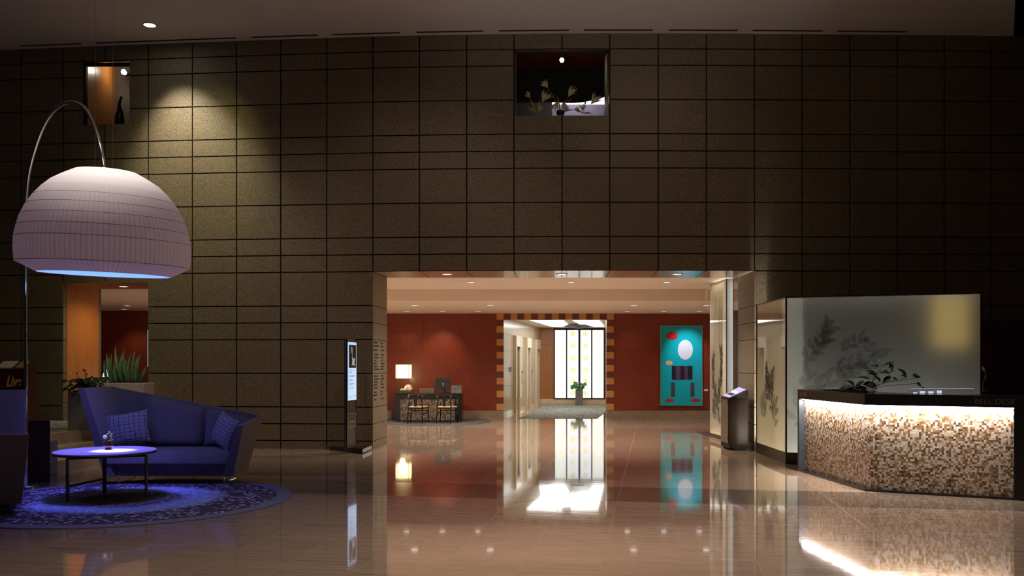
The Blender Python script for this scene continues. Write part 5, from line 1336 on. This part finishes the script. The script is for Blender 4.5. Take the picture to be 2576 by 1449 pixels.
# pier of glass with printed plants just inside the opening
ga, gb_, gc_ = Vector((4.168, 18.4, 0)), Vector((4.207, 17.15, 0)), Vector((XX(1844.5, 17.25), 17.25, 0))
gp = thing('glass_pier', 'narrow lit marbled glass pier with printed plants inside the right of the opening', 'glass partition', gb_)
gd = gc_+Vector((.05, 1.15, 0))
zg0, zg1 = .13, 3.24
MB().prism([(ga.x-.015, ga.y), (gb_.x-.015, gb_.y-.015), (gc_.x, gc_.y-.015), (gd.x, gd.y)], 0, .05).build('plinth', 'granite_base', gp, world=True)
nq = Vector((1, .03, 0)).normalized(); eq = (gc_-gb_).normalized(); nr_ = Vector((-eq.y, eq.x, 0))
m = MB(); m.plate([zv(ga, .05)-nq*.015, zv(gb_, .05)-nq*.015, zv(gb_, zg0)-nq*.015, zv(ga, zg0)-nq*.015], nq*.012); m.plate([zv(gb_, .05)-nr_*.015, zv(gc_, .05)-nr_*.015, zv(gc_, zg0)-nr_*.015, zv(gb_, zg0)-nr_*.015], nr_*.012); m.build('kick_panel', 'bronze', gp, world=True)
m = MB().plate([zv(ga, zg0), zv(gb_, zg0), zv(gb_, zg1), zv(ga, zg1)], nq*.01); g3 = m.build('side_glass', 'frost_warm', gp, world=True)
MB().plate([zv(gb_, zg0), zv(gc_, zg0), zv(gc_, zg1), zv(gb_, zg1)], nr_*.01).build('front_glass', 'frost', gp, world=True)
m = MB(); m.box((gb_.x-.006, gb_.y-.006, zg0), (gb_.x+.006, gb_.y+.006, zg1)); m.box((gc_.x-.008, gc_.y-.006, zg0), (gc_.x+.008, gc_.y+.006, zg1)); m.build('edge_frame', 'bronze', gp, world=True)
m = MB(); m.plate([zv(gc_, .05), zv(gd, .05), zv(gd, zg1), zv(gc_, zg1)], nq*.01); m.plate([zv(ga, .05), zv(gd, .05), zv(gd, zg1), zv(ga, zg1)], (0, .01, 0)); m.build('back_panel', 'white', gp, world=True)
light('pier_fill', 'AREA', (gb_.x+.085, 17.42, 1.7), 22, (.95, .95, 1), aim=(gb_.x+.085, 16.0, 1.7), size=.1, size_y=2.9)  # unseen area light added to whiten the pier's front glass
l = ledstrip('pier_led', ga-Vector((0, .08, 0)), gb_+Vector((0, .05, 0)), nq*.08, gp, 16, (1, .95, .8))
light('pier_top', 'AREA', (4.29, 17.8, 3.2), 10, (1, .92, .85), aim=(4.29, 17.8, 0), size=.15, size_y=.9)
O3 = zv(ga, 0); ex3 = (gb_-ga).normalized()
m = MB(); stm = MB()
for k in range(16): sprig(m, O3, ex3, ez, random.uniform(.2, 1.05), .3+k*.085, PI/2+random.uniform(-.35, .35), .3, 8, .17, -nq, .004, .42, stm)
m.build('leaf_print', 'print_dark', g3, world=True); stm.build('stem_print', 'print_mid', g3, world=True)
m = MB()
for u_ in (.35, .78, .95):
    pts_ = [O3+ex3*(u_+.06*math.sin(z*1.7+u_*9)+.03*math.sin(z*5))+Vector((0, 0, z))-nq*.004 for z in [1.3+.12*i for i in range(16)]]
    for a, b in zip(pts_, pts_[1:]): w_ = ex3*.018; m.add([a-w_, a+w_, b+w_, b-w_], [(0, 1, 2, 3)])
m.build('vein_print', 'print_vein', g3, world=True)

# ------------------------------------------------------------------ bell desk
q0, q1, q2 = G(2006.5, 1184.5), G(2175, 1236), G(2551, 1258.5)
ax_ = (q2-q1).normalized(); q3 = q1+ax_*3.0
n_a = Vector((-(q1-q0).normalized().y, (q1-q0).normalized().x, 0)); n_b = Vector((-ax_.y, ax_.x, 0))
ZT, ZF = 1.19, 1.055
bd = thing('bell_desk', 'angular black bell desk with a glowing shell mosaic front', 'reception counter', q1)
def off(p, d, n_): return p+n_*d
def corner(d):     # offset of the corner point q1 inwards by d on both faces
    a0, a1 = q0+n_a*d, q1+n_a*d; b0_, b1_ = q1+n_b*d, q2+n_b*d
    u1, u2 = a1-a0, b1_-b0_; den = u1.x*u2.y-u1.y*u2.x; t_ = ((b0_.x-a0.x)*u2.y-(b0_.y-a0.y)*u2.x)/den
    return a0+u1*t_
cI = corner(.10); cS = corner(.62)
def seg2(a, b, ina, inb, z0, z1, mb): mb.hexa([zv(a, z0), zv(b, z0), zv(inb, z0), zv(ina, z0), zv(a, z1), zv(b, z1), zv(inb, z1), zv(ina, z1)])
m = MB(); seg2(q0, q1, q0+n_a*.62, cS, ZF, ZT, m); seg2(q1, q3, cS, q3+n_b*.62, ZF, ZT, m); m.build('countertop', 'black', bd, world=True)
ua = (q1-q0).normalized()
m = MB(); seg2(q0, q0+ua*.05, q0+n_a*.6, q0+ua*.05+n_a*.6, .0, ZF-.001, m); m.build('end_panel', simple('blue_black_granite', (.05, .055, .075), .4, var=.3, vscale=90), bd, world=True)
m = MB(); seg2(q2, q3, q2+n_b*.6, q3+n_b*.6, .0, ZF-.001, m); m.build('end_panel', 'black', bd, world=True)
m = MB(); seg2(q0+ua*.051, q1, q0+ua*.051+n_a*.15, corner(.15), .0, .028, m); seg2(q1, q2, corner(.15), q2+n_b*.15, .0, .028, m); m.build('kick_strip', 'black', bd, world=True)
dm = .085
cM = corner(dm)
uvbox('mosaic_front', 'mosaic', bd, ((q0+ua*.051+n_a*dm).x, (q0+ua*.051+n_a*dm).y), (cM.x, cM.y), .028, ZF-.002, .04)
uvbox('mosaic_front', 'mosaic', bd, (cM.x, cM.y), ((q2+n_b*dm).x, (q2+n_b*dm).y), .028, ZF-.002, .04)
for a, b, n_ in ((q0+ua*.06, q1, n_a), (q1, q2, n_b)):
    a_, b_ = a+n_*.04, b+n_*.04; m = MB()
    m.plate([zv(a_, ZF-.012)-n_*.008, zv(b_, ZF-.012)-n_*.008, zv(b_, ZF-.012)+n_*.008, zv(a_, ZF-.012)+n_*.008], (0, 0, .010)); m.build('led_strip', 'e_led', bd, world=True)
    d = b_-a_; mid = (a_+b_)/2
    l = light('desk_led', 'AREA', zv(mid, ZF-.016), 17*d.length, (1, .90, .78), size=d.length*.98, size_y=.02)
    l.matrix_basis = Matrix.Translation(zv(mid, ZF-.016))@Matrix.Rotation(math.atan2(d.y, d.x), 4, 'Z')
text('BELL DESK', 'lettering', 'bronze_letter', bd, zv(q1+ax_*((q2-q1).length*.748)-n_b*.002, ZF+.035), ax_, (0, 0, 1), .092, .001, spacing=1.05, sx=.93)
text('BELL DESK', 'lettering', 'gold', bd, zv(q0+ua*.06-n_a*.002, ZF+.05), ua, (0, 0, 1), .06, .001)
# things on the bell desk
vp = G(2190, 986, ZT+.0) if False else P(2191, 990, 11.3); vp.z = ZT
vz = thing('desk_plant', 'broad leaved plant in a round glass vase of water on the bell desk', 'potted plant', vp)
prof = [(.0005, .004), (.045, .003), (.070, .03), (.078, .065), (.066, .10), (.05, .12), (.047, .12), (.063, .099), (.074, .065), (.066, .032), (.042, .009), (.0005, .009)]
MB().lathe(prof, (0, 0, 0), 32, cap=False).build('vase', 'glass', vz, smooth=True)
MB().lathe([(.0005, .0105), (.041, .0105), (.064, .033), (.071, .060), (.0005, .060)], (0, 0, 0), 28, cap=False).build('water', glass('vase_water', (.9, .93, 1), 0, 1.33), vz, smooth=True)
m = MB(); ms3 = MB()
def lp3(bx, by, tx, ty, w_, dy=0):
    a = P(bx, by, 11.3+dy)-vp; b = P(tx, ty, 11.3+dy+random.uniform(-.08, .08))-vp; m.leaf(a, b, w_, (random.uniform(-.2, .2), -.8, .6), bend=.12, fold=.2)
for args in ((2150, 976, 2128, 956, .07), (2150, 976, 2107, 981, .08), (2150, 976, 2175, 958, .05), (2150, 978, 2188, 985, .09), (2170, 968, 2208, 972, .09), (2205, 942, 2180, 934, .05), (2205, 945, 2182, 939, .04), (2210, 935, 2240, 940, .06), (2210, 922, 2190, 918, .05), (2222, 920, 2250, 911, .03), (2236, 925, 2248, 918, .06), (2245, 922, 2243, 937, .04), (2280, 945, 2257, 927, .05), (2282, 950, 2266, 944, .05), (2296, 947, 2308, 943, .05), (2300, 950, 2316, 949, .05), (2305, 965, 2318, 975, .07), (2318, 976, 2326, 976, .03), (2222, 965, 2240, 945, .07), (2225, 960, 2238, 955, .04), (2245, 950, 2258, 958, .04), (2190, 955, 2152, 950, .035), (2215, 960, 2200, 946, .05)):
    lp3(*args)
for a in ((2150, 976), (2170, 968), (2205, 942), (2222, 920), (2236, 925), (2282, 950), (2300, 952), (2305, 965), (2222, 965), (2245, 950), (2210, 935)):
    e = P(*a, 11.3)-vp; ms3.tube([(0, 0, .05), (e.x*.3, e.y*.3, .05+(e.z-.05)*.55), e], .003, 5)
m.build('leaves', 'leaf_dark', vz, solid=.002); ms3.build('stem', 'leaf_dark', vz)
wd_ = thing('document_tray', 'flat black wedge shaped tray on the bell desk near its left end', 'tray', P(2130, 985, 11.8))
a, b = P(2072, 983, 12.3), P(2175, 983, 11.2); a.z = b.z = ZT
MB().hexa([a, b, b+Vector((.16, .25, 0)), a+Vector((.16, .22, 0)), a+Vector((0, 0, .006)), b+Vector((0, 0, .045)), b+Vector((.16, .25, .045)), a+Vector((.16, .22, .006))]).build('tray', 'black_matte', wd_, world=True)
ks = thing('glow_blocks', 'row of small glowing white blocks and dots on the bell desk counter', 'desk display', P(2340, 992, 10.9))  # plain emissive blocks and a dotted row on a clear plate
kz = ZT; m = MB(); mm_ = MB()
for i, (a, b) in enumerate(((2298, 2307), (2315, 2327), (2336, 2348), (2358, 2369))):
    p, r_ = P(a, 992, 11.0), P(b, 992, 11.0)
    m = MB().box((p.x, 11.0, kz), (r_.x, 11.01, kz+(.012, .024, .022, .034)[i])); m.build('tag', emis('lit_block', (.85, .85, 1), .7), ks, world=True)
m = MB()
for k in range(40):
    x = lerp(XX(2291, 11.05), XX(2448, 11.05), k/39); m.box((x, 11.05, kz+.052), (x+.010, 11.055, kz+.057))
m.build('dot_row', emis('dot_light', (.9, .9, 1), .9), ks, world=True)
MB().box((XX(2290, 11.05), 11.06, kz), (XX(2450, 11.05), 11.064, kz+.062)).build('clear_plate', simple('acrylic', (.9, .92, .95), .05, trans=.9, var=0), ks, world=True)
gv = thing('brass_spray_vase', 'thin golden arching stems in a black vase right of the glass screen', 'vase', P(2478, 994, 11.6))
vb = P(2478, 995, 11.6); vb.z = ZT
MB().lathe([(.0005, 0), (.03, 0), (.034, .08), (.026, .16), (.02, .17), (.0005, .16)], vb, 20, cap=False).build('vase', 'black', gv, world=True, smooth=True)
m = MB()
for k in range(6):
    o_ = (k-2.5)*.006; m.tube([vb+Vector((o_, 0, .16)), P(2481-k*.5, 945, 11.6)+Vector((o_, 0, 0)), P(2478-k*1.2, 930, 11.6), P(2472-k*.6, 921+k, 11.6)], .0025, 5)
m.build('stem', 'gold', gv, world=True)

# dark wooden door at the far right of the stone wall
dz = ZZ(805, 15.9); d4 = struct(bpy.data.objects.new('door_4', None)); C.objects.link(d4); d4.location = (XX(2540, 15.9), 15.9, 0)
m = MB(); xa, xb = XX(2471, 15.9), XX(2660, 15.9)
m.box((xa, 15.86, dz-.12), (xb, 15.98, dz)); m.box((xa, 15.86, 0), (xa+.16, 15.98, dz-.12)); m.box((xb-.16, 15.86, 0), (xb, 15.98, dz-.12)); m.build('door_frame', simple('maroon_wood', (.12, .02, .018), .4), d4, world=True, bevel=.005)
MB().box((xa+.165, 15.88, 0), (xb-.165, 15.93, dz-.125)).build('door_leaf', 'dark_wood', d4, world=True)

# ------------------------------------------------------------------ ceiling lamps of the main room, out of frame above and behind the camera; added fill spots
for (x, y, e, ang, aim) in ((.8, 7.0, 380, 58, (.9, 8.4, 0)), (2.9, 8.0, 400, 70, (2.9, 8.6, 0)), (5.2, 8.2, 260, 80, (5.0, 8.8, 0)), (-2.3, 6.5, 250, 48, (-1.9, 7.6, 0)), (0.8, 3.0, 260, 62, (1.0, 4.6, 0)), (-2.8, 4.4, 190, 46, (-2.7, 5.6, 0))):
    light('room_downlight', 'SPOT', (x, y, 7.5), e*1.1, (1, .86, .76), aim=aim, size=.1, angle=ang, blend=.9)
light('ceiling_fill', 'SPOT', (0, -1.2, .3), 1100, (1, .90, .86), aim=(1.3, 11.5, 7.5), size=.1, angle=30, blend=1)  # unseen spot added behind the camera to brighten the ceiling
light('plant_spot', 'SPOT', (-6.0, 12.0, 7.5), 260, (1, .92, .80), aim=(XX(312, 15.9), 15.8, 1.2), size=.05, angle=11, blend=.8)
light('steps_fill', 'SPOT', (-5.4, 10.8, 7.5), 260, (1, .86, .55), aim=(-6.75, 13.2, .2), size=.05, angle=15, blend=.9)  # unseen spot added to lift the dim steps
# wall grazing lamps
light('wall_spot', 'SPOT', (XX(478, 13.6), 13.9, 7.5), 150, (.95, .88, .28), aim=(XX(470, 16.2), 16.2, 5.1), size=.05, angle=62, blend=1)
light('wall_spot', 'SPOT', (XX(1150, 12.5), 11.0, 7.5), 150, (1, .80, .58), aim=(XX(1050, 15.9), 15.9, 3.0), size=.05, angle=70, blend=1)
light('wall_spot', 'SPOT', (XX(560, 12.5), 11.0, 7.5), 190, (1, .84, .56), aim=(XX(520, 16.2), 16.2, 1.6), size=.05, angle=70, blend=1)
light('wall_spot', 'SPOT', (XX(1700, 12.5), 11.0, 7.5), 70, (1, .80, .52), aim=(XX(1650, 15.9), 15.9, 3.8), size=.05, angle=70, blend=1)

w = bpy.data.worlds.new('world'); bpy.context.scene.world = w; w.use_nodes = True
w.node_tree.nodes['Background'].inputs[0].default_value = (.85, .9, 1, 1); w.node_tree.nodes['Background'].inputs[1].default_value = .004
sc_ = bpy.context.scene
sc_.view_settings.view_transform = 'Standard'; sc_.view_settings.look = 'None'; sc_.view_settings.gamma = 1; sc_.view_settings.exposure = 0
sc_.view_settings.use_curve_mapping = False
sc_.cycles.use_denoising = True
sc_.cycles.max_bounces = 10; sc_.cycles.diffuse_bounces = 5; sc_.cycles.glossy_bounces = 5; sc_.cycles.transmission_bounces = 8; sc_.cycles.sample_clamp_indirect = 4; sc_.cycles.caustics_reflective = False; sc_.cycles.caustics_refractive = False
